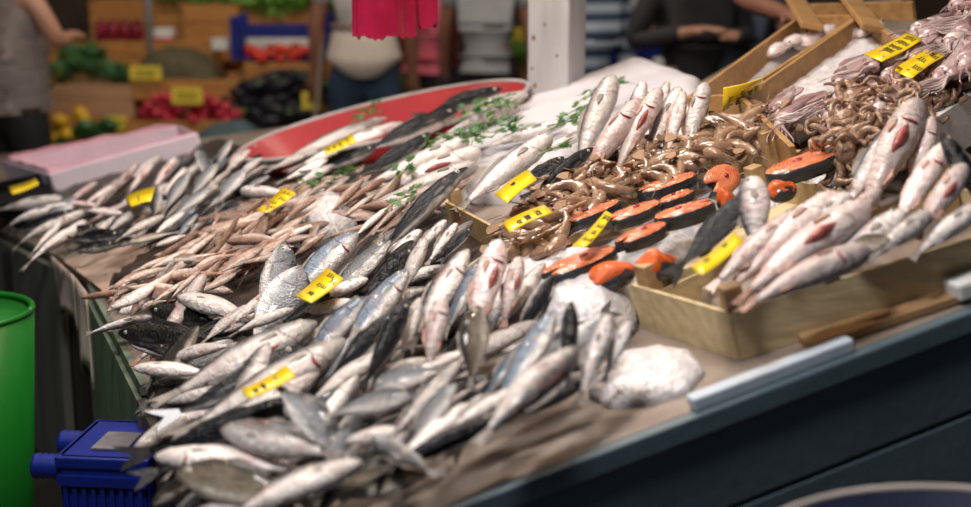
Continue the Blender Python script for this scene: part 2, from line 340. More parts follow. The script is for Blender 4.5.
def fish_meshes(kind, bend, droop, lod, cache={}):
    key = (kind, bend, droop, lod)
    if key in cache: return cache[key]
    pr = PROF[SHAPE[kind]]; fm = M[FINM.get(kind, 'fin')]; out = {}
    bm = bmesh.new(); uvl = bm.loops.layers.uv.new('UV')
    ts = [0, .012, .03, .055, .09, .13, .17, .205, .225, .236, .27, .33, .40, .48, .56, .63, .69, .75, .79, .82] if lod else [0, .03, .09, .17, .25, .36, .5, .63, .75, .82]
    seg = 16 if lod else 10
    rings = []; uvs = {}
    for t in ts:
        up, dn, w = prof_at(pr, t); ring = []
        for k in range(seg):
            a = 2*PI*k/seg; ca, sa = math.cos(a), math.sin(a)
            z = up*ca if ca > 0 else dn*ca
            y = w*math.copysign(abs(sa)**0.85, sa)
            v = bm.verts.new(bendp(V((0.5-t, y, z)), bend, droop)); ring.append(v)
            uvs[v] = (t/0.82*0.82, 0.5+0.5*ca)
        rings.append(ring)
    for i in range(len(rings)-1):
        for k in range(seg): bm.faces.new((rings[i][k], rings[i][(k+1)%seg], rings[i+1][(k+1)%seg], rings[i+1][k]))
    bm.faces.new(rings[0][::-1]); bm.faces.new(rings[-1])
    for f in bm.faces:
        for l in f.loops: l[uvl].uv = uvs[l.vert]
    out['body'] = mesh_of('body', bm, FM[kind])
    def fin(outline, y0=0.0, th=0.006, mat=fm, nm='fin'):
        bm = bmesh.new(); n = len(outline)
        a = [bm.verts.new(bendp(V((x, y0+th*0.5*(1 if i % 2 else 0.7), z)), bend, droop)) for i, (x, z) in enumerate(outline)]
        b = [bm.verts.new(bendp(V((x, y0-th*0.5, z)), bend, droop)) for x, z in outline]
        bm.faces.new(a); bm.faces.new(b[::-1])
        for i in range(n): bm.faces.new((a[(i+1)%n], a[i], b[i], b[(i+1)%n]))
        return mesh_of(nm, bm, mat, False)
    up, dn, w = pr[-1][1:]
    if SHAPE[kind] == 'mack': tl, fk, sp = 0.17, 0.09, 0.075
    elif SHAPE[kind] == 'hake': tl, fk, sp = 0.13, 0.115, 0.04
    else: tl, fk, sp = 0.17, 0.12, 0.046
    s = 1.25 if SHAPE[kind] == 'bream' else 1
    out['tail_fin'] = fin([(-.31, up*.9), (-.36, sp*.55*s), (-.32-tl, sp*s), (-.32-tl*.82, sp*.5*s), (-.32-fk, 0), (-.32-tl*.82, -sp*.5*s), (-.32-tl, -sp*s), (-.36, -sp*.55*s), (-.31, -dn*.9)], nm='tail_fin')
    def edge(ts, sgn, hs):
        pts = []
        for t in ts: u, d, _ = prof_at(pr, t); pts.append((0.5-t, (u-.008) if sgn > 0 else -(d-.008)))
        topp = [(0.5-t-.02, ((prof_at(pr, t)[0]) if sgn > 0 else -(prof_at(pr, t)[1])) + sgn*h) for t, h in zip(ts, hs)]
        return pts + topp[::-1]
    if lod:
        out['dorsal_fin'] = fin(edge([.30,.36,.44,.52,.60], 1, [.006,.016,.014,.012,.005] if SHAPE[kind] == 'mack' else [.008,.030,.027,.022,.008]), nm='dorsal_fin')
        out['anal_fin'] = fin(edge([.56,.61,.67], -1, [.006,.020,.006]), nm='anal_fin')
        u2, d2, w2 = prof_at(pr, .25); ue, de, we = prof_at(pr, .085); r = .029 if SHAPE[kind] == 'bream' else .018
        for sg in (1, -1):
            pf = bmesh.new(); o = [(0.0, .011), (-.04, .017), (-.09, .006), (-.11, -.006), (-.05, -.014), (0.0, -.010)]
            a = [pf.verts.new(bendp(V((.25+x, sg*(w2*1.0+.004-x*.03), -.2*d2+z)), bend, droop)) for x, z in o]
            b = [pf.verts.new(bendp(V((.25+x, sg*(w2*0.93-x*.01), -.2*d2+z)), bend, droop)) for x, z in o]
            pf.faces.new(a); pf.faces.new(b[::-1])
            for i in range(6): pf.faces.new((a[(i+1)%6], a[i], b[i], b[(i+1)%6]))
            out['pectoral_fin', sg] = mesh_of('pectoral_fin', pf, fm, False)
            eb = bmesh.new(); c = bendp(V((.5-.088, sg*we*.90, .30*ue)), bend, droop)
            ball(eb, c, r, r*.5, r, seg=12, rings=7); out['eye', sg] = mesh_of('eye', eb, M['eyering'])
            eb = bmesh.new(); ball(eb, c+V((0, sg*r*.18, 0)), r*.55, r*.42, r*.55, seg=10, rings=6); out['pupil', sg] = mesh_of('pupil', eb, M['pupil'])
    cache[key] = out; return out
def cut_mesh(kind, bend, droop, which, sg, cache={}):
    key = (kind, bend, droop, which, sg)
    if key in cache: return cache[key]
    pr = PROF[SHAPE[kind]]; bm = bmesh.new(); pts = []
    if which == 'belly_cut':           # opened belly: raw strip along the underside
        for i in range(9):
            t = .27+.22*i/8; u, d, w = prof_at(pr, t); pts.append(bendp(V((.5-t, sg*w*.55, -d*.80)), bend, droop))
        kk = 1.0; tube(bm, pts, [q*kk for q in (.004,.010,.015,.018,.019,.018,.015,.010,.004)], 8); me = mesh_of('belly_cut', bm, M['gut'])
    else:                              # gaping gill: red gill tissue behind the head
        for i in range(8):
            f = i/7; a = (.62+.36*f)*PI; u, d, w = prof_at(pr, .225)
            pts.append(bendp(V((.5-.222-.02*math.sin(f*PI), sg*w*math.sin(a)*.98, d*math.cos(a)*.98)), bend, droop))
        tube(bm, pts, [.002,.005,.008,.010,.011,.010,.007,.002], 8); me = mesh_of('gill', bm, M['blood'])
    cache[key] = me; return me
FISHN = {'bass':'sea_bass','pale':'pale_fish','blue':'silver_fish','bream':'sea_bream','gold':'golden_bream','mack':'mackerel','dark':'dark_fish','hake':'hake','mullet':'red_mullet','salmon':'salmon','pink':'gutted_fish'}
def px_scale(x, y): return 10*(8+.03*x+.11*y)        # pixels per metre on the display
def fish(kind, head, tail, side='L', roll=0, h=-.01, label=None, ht=None, bend=0, droop=0.12, group=None, lod=1, cut=None, g=1.0, cat='fish'):
    g *= 1.04
    want = math.hypot(head[0]-tail[0], head[1]-tail[1])/px_scale((head[0]+tail[0])/2, (head[1]+tail[1])/2)*1.12
    h1, h2 = h, (h if ht is None else ht); hu = head[1] < tail[1]
    A = P(head[0], head[1], h1); B = P(tail[0], tail[1], h2)
    for _ in range(26):                # a fish that points away from us is propped up on the heap: far end up, near end down
        if (A-B).length <= want: break
        if hu: k1 = h1+.0035; k2 = h2-(.0028 if h2 > -.045 else 0)
        else: k2 = h2+.0035; k1 = h1-(.0028 if h1 > -.045 else 0)
        A2 = P(head[0], head[1], k1); B2 = P(tail[0], tail[1], k2)
        if (A2-B2).length >= (A-B).length: break
        h1, h2, A, B = k1, k2, A2, B2
    X = A-B; ln = X.length; X.normalize()
    s = 1 if side == 'L' else -1; r = math.radians(roll)
    Nn = (N - X*N.dot(X)).normalized(); S = Nn.cross(X).normalized()*s
    r += math.radians(20)*S.dot(udir)      # bodies lean on each other, flank towards the aisle
    Z = (S*math.cos(r) + Nn*math.sin(r)).normalized(); Y = Z.cross(X).normalized()
    up = 1 if Y.dot(Nn) > 0 else -1
    dd = droop*up
    me = fish_meshes(kind, bend, dd, lod)
    root = empty(FISHN[kind], frame(X, Y, Z, (A+B)/2, ln, ln*g, ln*g), label, cat, group)
    eyes = {}
    for k, m in me.items():
        if isinstance(k, tuple):
            if k[0] == 'pupil': link('pupil', m, eyes[k[1]])
            else:
                o = link(k[0], m, root)
                if k[0] == 'eye': eyes[k[1]] = o
        else: link(k, m, root)
    if cut:
        vs = -1 if Y.dot(V((0, -1, .5))) < 0 else 1     # the side one sees from the aisle
        for c in ([cut] if isinstance(cut, str) else cut): link(c, cut_mesh(kind, bend, dd, c, vs), root)
    return root

def inpoly(x, y, poly):
    c = False; j = len(poly)-1
    for i in range(len(poly)):
        if (poly[i][1] > y) != (poly[j][1] > y) and x < (poly[j][0]-poly[i][0])*(y-poly[i][1])/(poly[j][1]-poly[i][1])+poly[i][0]: c = not c
        j = i
    return c
def scatter(poly, n, dmin, tries=6000):
    xs = [p[0] for p in poly]; ys = [p[1] for p in poly]; pts = []
    for _ in range(tries):
        x = random.uniform(min(xs), max(xs)); y = random.uniform(min(ys), max(ys))
        if inpoly(x, y, poly) and all((x-a)**2+((y-b)*1.6)**2 > dmin*dmin for a, b in pts):
            pts.append((x, y))
            if len(pts) >= n: break
    return pts
def mound(name, poly, hbase, hpeak, mat, nx=46, rough=0.006, label=None, cat=None, kind=None, parent=None, skirt=0.05, freq=30, edge=14):
    """heap surface over a pixel polygon of the display: rises from hbase at its outline to hpeak inside"""
    xs = [p[0] for p in poly]; ys = [p[1] for p in poly]; x0, x1, y0, y1 = min(xs), max(xs), min(ys), max(ys)
    ny = max(8, int(nx*(y1-y0)/(x1-x0)*1.4)); bm = bmesh.new(); vs = {}
    def ed(x, y):
        best = 1e9
        for i in range(len(poly)):
            a = V(poly[i]); b = V(poly[(i+1) % len(poly)]); ab = b-a; q = V((x, y))
            t = max(0, min(1, (q-a).dot(ab)/ab.length_squared)); best = min(best, (q-(a+ab*t)).length)
        return best
    for i in range(nx+1):
        for j in range(ny+1):
            x = x0+(x1-x0)*i/nx; y = y0+(y1-y0)*j/ny
            if not inpoly(x, y, poly): continue
            f = min(1, ed(x, y)/edge); f = math.sqrt(1-(1-f)**2)
            p = P(x, y, hbase)
            hh = (hpeak-hbase)*f + noise.noise(p*freq)*rough*2*f + noise.noise(p*freq*3.1)*rough*f
            vs[i, j] = (bm.verts.new(p + N*hh), f)
    for (i, j) in list(vs):
        q = [(i, j), (i+1, j), (i+1, j+1), (i, j+1)]
        if all(k in vs for k in q): bm.faces.new([vs[k][0] for k in q])
    be = [e for e in bm.edges if e.is_boundary]
    r = bmesh.ops.extrude_edge_only(bm, edges=be)
    for v in r['geom']:
        if isinstance(v, bmesh.types.BMVert): v.co -= N*skirt
    for v in [v for v in bm.verts if not v.link_faces]: bm.verts.remove(v)
    o = obj(name, bm, mat, parent, True)
    return tag(o, label, cat, None, kind)

# ------------------------------------------------------------------ the stall itself
HT = -0.10                                            # the table top below the fish
E0 = P(440, 507, HT); E1 = P(971, 305, HT); vdir = (E1-E0).normalized(); udir = N.cross(vdir).normalized()
L0 = P(93, 283, HT); L1 = P(148, 384, HT); ld = (L1-L0)
def isect(a, da, b, db):                              # crossing of two lines of the display
    r = b-a; d = da.dot(vdir)*db.dot(udir)-da.dot(udir)*db.dot(vdir)
    t = (r.dot(vdir)*db.dot(udir)-r.dot(udir)*db.dot(vdir))/d; return a+da*t
CA = isect(L0, ld, E0, vdir)
UP = V((0, 0, 1)); OUT = vdir.cross(UP).normalized()   # out of the long side, towards the buyer
stall = empty('fish_stall', Matrix.Translation(V((CA.x, CA.y, 0))), 'sloping wooden fish stall with blue-grey painted side boards', 'stall')
def sp(name, bm, mat, smooth=False):
    o = obj(name, bm, mat, None, smooth); o.parent = stall; o.matrix_parent_inverse = stall.matrix_world.inverted(); return o
bm = bmesh.new(); quad_slab(bm, [CA, CA+vdir*2.3, L0+vdir*2.5, L0], N, 0.03); sp('tabletop', bm, M['tabletop'])
bm = bmesh.new(); beam(bm, CA+OUT*.012-UP*.018, CA+vdir*2.3+OUT*.012-UP*.018, .024, .036, bev=.004); sp('edge_rail', bm, M['board'])
zz = .039
for k in range(4):
    bm = bmesh.new(); a = CA+OUT*.002-UP*(zz+.069); beam(bm, a, a+vdir*2.3, .02, .136, bev=.005); sp('side_board', bm, M['board']); zz += .146
bm = bmesh.new(); a0 = P(690, 411, HT); a1 = P(850, 350, HT); beam(bm, a0+UP*.012, a1+UP*.012, .028, .022, bev=.004); sp('edge_strip', bm, M['bluegrey'])
def panel(name, a, b, mat, drop=.03, thick=.025, off=0.0):
    bm = bmesh.new(); n = (b-a).cross(UP).normalized()*1
    pts = [a-UP*drop, b-UP*drop, V((b.x, b.y, .02)), V((a.x, a.y, .02))]
    pts = [p + n*off for p in pts]
    quad_slab(bm, pts, (pts[1]-pts[0]).cross(pts[3]-pts[0]).normalized(), thick); return sp(name, bm, mat)
panel('front_panel', L0+(L1-L0)*.02, L1, M['greenpanel']); panel('shaded_front_panel', L1, CA, M['darkpanel'])  # second panel: shade of the overhanging fish is put into its dark brown
bm = bmesh.new(); beam(bm, L0-UP*.012, L1-UP*.012, .03, .022); sp('green_rail', bm, M['greenpanel'])
for f in (.45, .8):
    q = L0+(L1-L0)*f; bm = bmesh.new(); beam(bm, V((q.x, q.y, .02)), q-UP*.05, .012, .03, up=(L1-L0).normalized()); sp('batten', bm, M['greenpanel'])
bm = bmesh.new(); q = L1+(L1-L0)*.05; box(bm, V((q.x, q.y, (q.z-.03)/2)), .05, .05, q.z-.06); sp('corner_post', bm, M['darkpanel'])
for s_ in (.4, 2.2):
    q = CA+vdir*s_+udir*.1; bm = bmesh.new(); box(bm, V((q.x, q.y, (q.z-.04)/2)), .06, .06, q.z-.04); sp('leg', bm, M['darkpanel'])
    q = L0+vdir*s_; bm = bmesh.new(); box(bm, V((q.x, q.y, (q.z-.04)/2)), .06, .06, q.z-.04); sp('leg', bm, M['darkpanel'])
F0 = P(62, 258, HT); F1 = P(-95, 183, HT)
stall = empty('display_table', Matrix.Translation(V((F0.x, F0.y, 0))), 'farther wooden display table with grey-green front panel under the hanging fish', 'table')
def onl(x): return P(x, 283-.327*(x-93), HT)
bm = bmesh.new(); quad_slab(bm, [L0, F0, F1, P(-70, 160, HT), P(205, 138, HT), P(505, 96, HT), P(640, 84, HT), onl(660)], N, .03); sp('tabletop', bm, M['tabletop'])
bm = bmesh.new(); quad_slab(bm, [onl(690), P(815, 16, HT), P(900, -40, HT), L0+vdir*2.5], N, .03); sp('tabletop_extension', bm, M['tabletop'])
panel('front_panel', F1, F0, M['greypanel']); panel('gap_shade_panel', F0, L0, M['blackbox'], off=-.03)  # black panel added between the tables as the shade of the open gap
q = F0+(F1-F0)*.22; bm = bmesh.new(); box(bm, V((q.x-.02, q.y-.02, (q.z-.04)/2)), .03, .03, q.z-.06); sp('post', bm, M['blackbox'])
for f in (.98,):
    q = F0+(F1-F0)*f; bm = bmesh.new(); box(bm, V((q.x, q.y, (q.z-.04)/2)), .06, .06, q.z-.04); sp('leg', bm, M['darkpanel'])
for q in (P(830, 14, HT), P(20, 162, HT)):
    bm = bmesh.new(); box(bm, V((q.x, q.y, (q.z-.04)/2)), .06, .06, q.z-.04); sp('leg', bm, M['darkpanel'])
def hanging(name, a, b, drop, label, cat, mat, waves=3, amp=.012, n=14):
    bm = bmesh.new(); d = (b-a); nrm = d.cross(UP).normalized(); rows = []
    for j in range(7):
        row = []
        for i in range(n):
            f = i/(n-1); g = j/6
            row.append(bm.verts.new(a+d*f-UP*drop*g*(1+.12*math.sin(f*9+1))+nrm*(amp*g*math.sin(f*waves*PI)+.012)))
        rows.append(row)
    for j in range(6):
        for i in range(n-1): bm.faces.new((rows[j][i], rows[j][i+1], rows[j+1][i+1], rows[j+1][i]))
    o = obj(name, bm, mat, None, True); m = o.modifiers.new('s', 'SOLIDIFY'); m.thickness = .004
    return tag(o, label, cat)
hanging('cloth', P(86, 272, HT)+V((-.03,-.05,0)), P(61, 254, HT)+V((-.03,-.03,0)), .14, 'short piece of dirty white cloth hanging over the table corner', 'cloth', M['cloth'])
hanging('cloth_strip', P(99, 290, HT)+V((-.035,-.03,0)), P(86, 274, HT)+V((-.03,-.04,0)), .24, 'long narrow strip of beige cloth hanging beside the green rail', 'cloth', M['cloth'])
bm = bmesh.new(); pl = [(64,262),(100,250),(205,236),(190,262),(140,296),(118,306),(95,285)]
quad_slab(bm, [P(x, y, HT+.012+.006*(i % 2)) for i, (x, y) in enumerate(pl)][::-1], N, -.004)
tag(obj('wrapping_paper', bm, M['paper']), 'brown wet paper sheet on the bare corner of the table', 'paper')
# added beds under the fish, their dark colour standing in for gap shade
def bed(pl, hp, label, mat=M['bed'], **k): return mound('shade_bed', pl, HT, hp, mat, label=label, cat='shade sheet', kind='stuff', **k)
bed([(150,318),(215,300),(285,262),(345,238),(415,205),(470,225),(540,262),(594,300),(590,340),(535,382),(442,428),(356,464),(285,520),(215,540),(172,470),(150,400)], -.045, 'sheet under the front heap of mixed fish, coloured dark as shade in the gaps', skirt=.01, edge=24)
bed([(105,296),(160,255),(240,215),(270,185),(350,170),(470,190),(420,215),(345,240),(285,265),(215,298),(150,315)], -.04, 'sheet under the small brownish fish, coloured dark as shade between them', skirt=.01)
bed([(40,235),(-20,215),(60,195),(135,165),(225,145),(290,175),(255,195),(170,255),(100,250)], -.04, 'sheet under the fish at the far left table, coloured dark as gap shade', skirt=.01)

# ------------------------------------------------------------------ crates
def crate(label, corners, hgt, slats=2, gap=.012, th=.007, blk=.028, mat='veneer', blkh=None, name='fruit_crate', skip=(), group=None, floor=True):
    """corners: rim points (near-left, near-right, far-right, far-left)"""
    base = [c-N*hgt for c in corners]; ctr = sum(base, V())/4
    root = empty(name, Matrix.Translation(base[0]), label, 'crate', group)
    def part(nm, bm, mt):
        o = obj(nm, bm, mt, root); o.matrix_parent_inverse = root.matrix_world.inverted(); return o
    if floor: bm = bmesh.new(); quad_slab(bm, [b+N*.008 for b in base], N, .006); part('bottom', bm, M[mat])
    for i in range(4):
        if i in skip: continue
        a, b = base[i], base[(i+1) % 4]; d = (b-a).normalized(); n = d.cross(N); sh = (hgt-gap*(slats-1))/slats; bm = bmesh.new()
        for k in range(slats):
            c0 = N*(sh*(k+.5)+gap*k)
            beam(bm, a+c0, b+c0, th, sh, up=N, bev=.001)
        part('side', bm, M[mat])
    for i in range(4):
        c = base[i]; d1 = (base[(i+1) % 4]-c).normalized(); d2 = (base[(i-1) % 4]-c).normalized()
        bh = blkh or hgt*1.25; bm = bmesh.new(); q = c+(d1+d2)*(blk*.5+.004)
        box(bm, q+N*bh/2, blk, blk, bh, d1, N.cross(d1), N, .002); part('corner_block', bm, M['block'])
    return root
nl = P(740, 360, HT); nlt = nl+N*.085; fl = P(632, 284, HT+.085); kd = (P(971, 287, HT)-nl).normalized()
crate('shallow veneer crate of gutted fish at the right front edge', [nlt, nlt+kd*.60, fl+kd*.60, fl], .085, 1, .006, mat='veneergreen', blkh=.122, blk=.032)
q0 = P(880, 323, HT)
bm = bmesh.new(); beam(bm, P(800, 345, HT)+UP*.008, P(948, 296, HT)+UP*.008, .09, .012); tag(obj('cardboard_strip', bm, M['cardboard']), 'brown cardboard strip under the shallow veneer crate at right', 'cardboard')
bm = bmesh.new(); a = P(950, 303, HT+.004); beam(bm, a+UP*.02, a+vdir*.14+UP*.02, .05, .03, bev=.006); tag(obj('foam_block', bm, M['foam']), 'small white foam block on the stall edge at far right', 'block')
# crate of shrimps in the middle, and the one of salmon
a = P(508, 234, .012); b = P(446, 201, .012)
sd = (P(700, 116, .012)-b).normalized()
crate('veneer crate of shrimps in the middle of the display', [a, a+sd*.62, b+sd*.62, b], .10, 1, mat='veneer', blkh=.125, blk=.026, skip=(0, 2))
a = P(655, 292, -.03); b = P(545, 262, -.03); sd = (P(800, 155, -.03)-b).normalized()
crate('low veneer crate of cut salmon behind the gutted fish crate', [a, a+sd*.50, b+sd*.52, b], .06, 1, mat='veneergreen', blkh=.085, blk=.03, skip=(3, 2))
ra = [P(738, 94, .045), P(858, 15, .045), P(800, 16, .04), P(688, 97, .04)]
crate('veneer crate of iced cuttlefish, the one farther back', ra, .11, 1, mat='crateorange', blk=.02, blkh=.09, th=.012)
rb = [P(792, 146, .03), P(915, 52, .03), P(862, 14, .045), P(742, 97, .045)]
crate('veneer crate of iced cuttlefish, the nearer one', rb, .11, 1, mat='crateorange', blk=.02, blkh=.09, skip=(0,), th=.012)
for (bx, by, tx, ty, lb) in ((812, 27, 788, -12, 'farther'), (874, 29, 842, -12, 'nearer')):
    bm = bmesh.new(); a = P(bx, by, .045); b = P(tx, ty, .075); beam(bm, a, b, .06, .016, up=V((0,-1,.2)).normalized(), bev=.003)
    tag(obj('wood_lath', bm, M['crateorange']), f'leaning wooden lath at the back of the {lb} cuttlefish crate', 'lath')
bm = bmesh.new(); beam(bm, P(806, 14, .02)+udir*.05, P(925, 12, .02)+udir*.05, .012, .05, up=N); tag(obj('back_board', bm, M['crateorange']), 'horizontal wooden board behind the two cuttlefish crates', 'board')
# open white foam box of squid at far right
r_ = [P(922, 124, .03), P(1010, 66, .03), P(985, 10, .03), P(905, 60, .03)]
crate('white foam box at the right behind the gutted fish', r_, .10, 1, mat='foam', th=.02, blk=.02, blkh=.10, name='foam_box', skip=(2, 3))

# ------------------------------------------------------------------ far-left boxes, red tub, post
def walled(name, label, cat, corners, hgt, mat, inner=None, th=.012):
    base = [c-N*hgt for c in corners]; root = empty(name, Matrix.Translation(base[0]), label, cat)
    def part(nm, bm, mt, sm=False):
        o = obj(nm, bm, mt, root, sm); o.matrix_parent_inverse = root.matrix_world.inverted(); return o
    bm = bmesh.new(); quad_slab(bm, [b+N*.01 for b in base], N, .01)
    for i in range(4):
        a, b = base[i], base[(i+1) % 4]; beam(bm, a+N*hgt/2, b+N*hgt/2, th, hgt, up=N, bev=.002)
    part('walls', bm, mat)
    if inner:
        ctr = sum(corners, V())/4; bm = bmesh.new(); rows = []
        for g in (1.02, .985, .95):
            row = []
            for i in range(4):
                for k in range(10):
                    p = corners[i].lerp(corners[(i+1) % 4], k/10); h = {1.02: -.004, .985: .006, .95: -hgt*.8}[g]
                    if g == 1.02 : h = -.004-.012*abs(math.sin(k*1.1+i))*(1 if i >= 2 else .0)
                    row.append(bm.verts.new(ctr+(p-ctr)*g+N*(h+.003*math.sin(k*2.3)+(.014*abs(math.sin(k*1.1)) if g == .985 and i >= 2 else 0))))
            rows.append(row)
        m_ = len(rows[0])
        for j in range(2):
            for k in range(m_): bm.faces.new((rows[j][k], rows[j][(k+1) % m_], rows[j+1][(k+1) % m_], rows[j+1][k]))
        bm.faces.new(rows[2]); part('paper_lining', bm, inner)
    return root
walled('foam_box', 'long pale lilac foam box lined with pink paper at far left', 'box', [P(50,174,.015), P(196,134,.015), P(178,126,.03), P(2,160,.03)], .075, M['lilac'], M['pinkpaper'])
walled('black_tray', 'black plastic tray with a yellow tag at the left edge', 'tray', [P(-20,206,.01), P(53,196,.01), P(47,172,.01), P(-22,186,.01)], .045, M['blackbox'])
tl = P(238, 150, .02); tr = P(530, 86, .02); ctr = (tl+tr)/2; ax = (tr-tl)/2; ah = ax.length; axn = ax.normalized(); bxn = N.cross(axn).normalized()
pk = P(385, 99, .02)-ctr; kx = pk.dot(axn)/ah; bh_ = pk.dot(bxn)/math.sqrt(max(.1, 1-kx*kx))
tub = empty('red_tub', frame(axn, bxn, N, ctr-N*.10), 'big shallow red tub with grey rim behind the fish', 'tub')
def ellip(bm, prof, seg=72):
    rings = [[bm.verts.new(V((s*ah*math.cos(2*PI*k/seg), s*bh_*math.sin(2*PI*k/seg), z))) for k in range(seg)] for s, z in prof]
    for i in range(len(rings)-1):
        for k in range(seg): bm.faces.new((rings[i][k], rings[i][(k+1) % seg], rings[i+1][(k+1) % seg], rings[i+1][k]))
    bm.faces.new(rings[-1]); bm.faces.new(rings[0][::-1]); return bm
obj('basin', ellip(bmesh.new(), [(.80, 0), (.98, .095), (.965, .095), (.80, .02)]), M['redtray'], tub, True)
bm = bmesh.new(); tube(bm, [V((ah*.985*math.cos(t), bh_*.985*math.sin(t), .096)) for t in [2*PI*k/96 for k in range(97)]], .007, 8); obj('rim', bm, M['rim'], tub, True)
pb = P(557, 118, HT); post = empty('metal_post', Matrix.Translation(V((pb.x, pb.y+.06, 0))) @ Matrix.Rotation(-math.radians(27), 4, 'Z'), 'white painted square metal post standing through the stall', 'post')
bm = bmesh.new(); box(bm, V((0,0,1.4)), .133, .133, 2.8, bev=.006); obj('shaft', bm, M['post'], post)
for (x, z, r) in ((-.04,1.22,.006),(-.045,1.17,.005),(-.03,1.12,.007),(.03,1.31,.004),(-.05,1.27,.004),(-.01,1.40,.004),(-.046,1.36,.006)):
    bm = bmesh.new(); ball(bm, V((x, -.0665, z)), r, .0012, r*1.4, seg=10, rings=6); obj('rust_spot', bm, M['rust'], post, True)
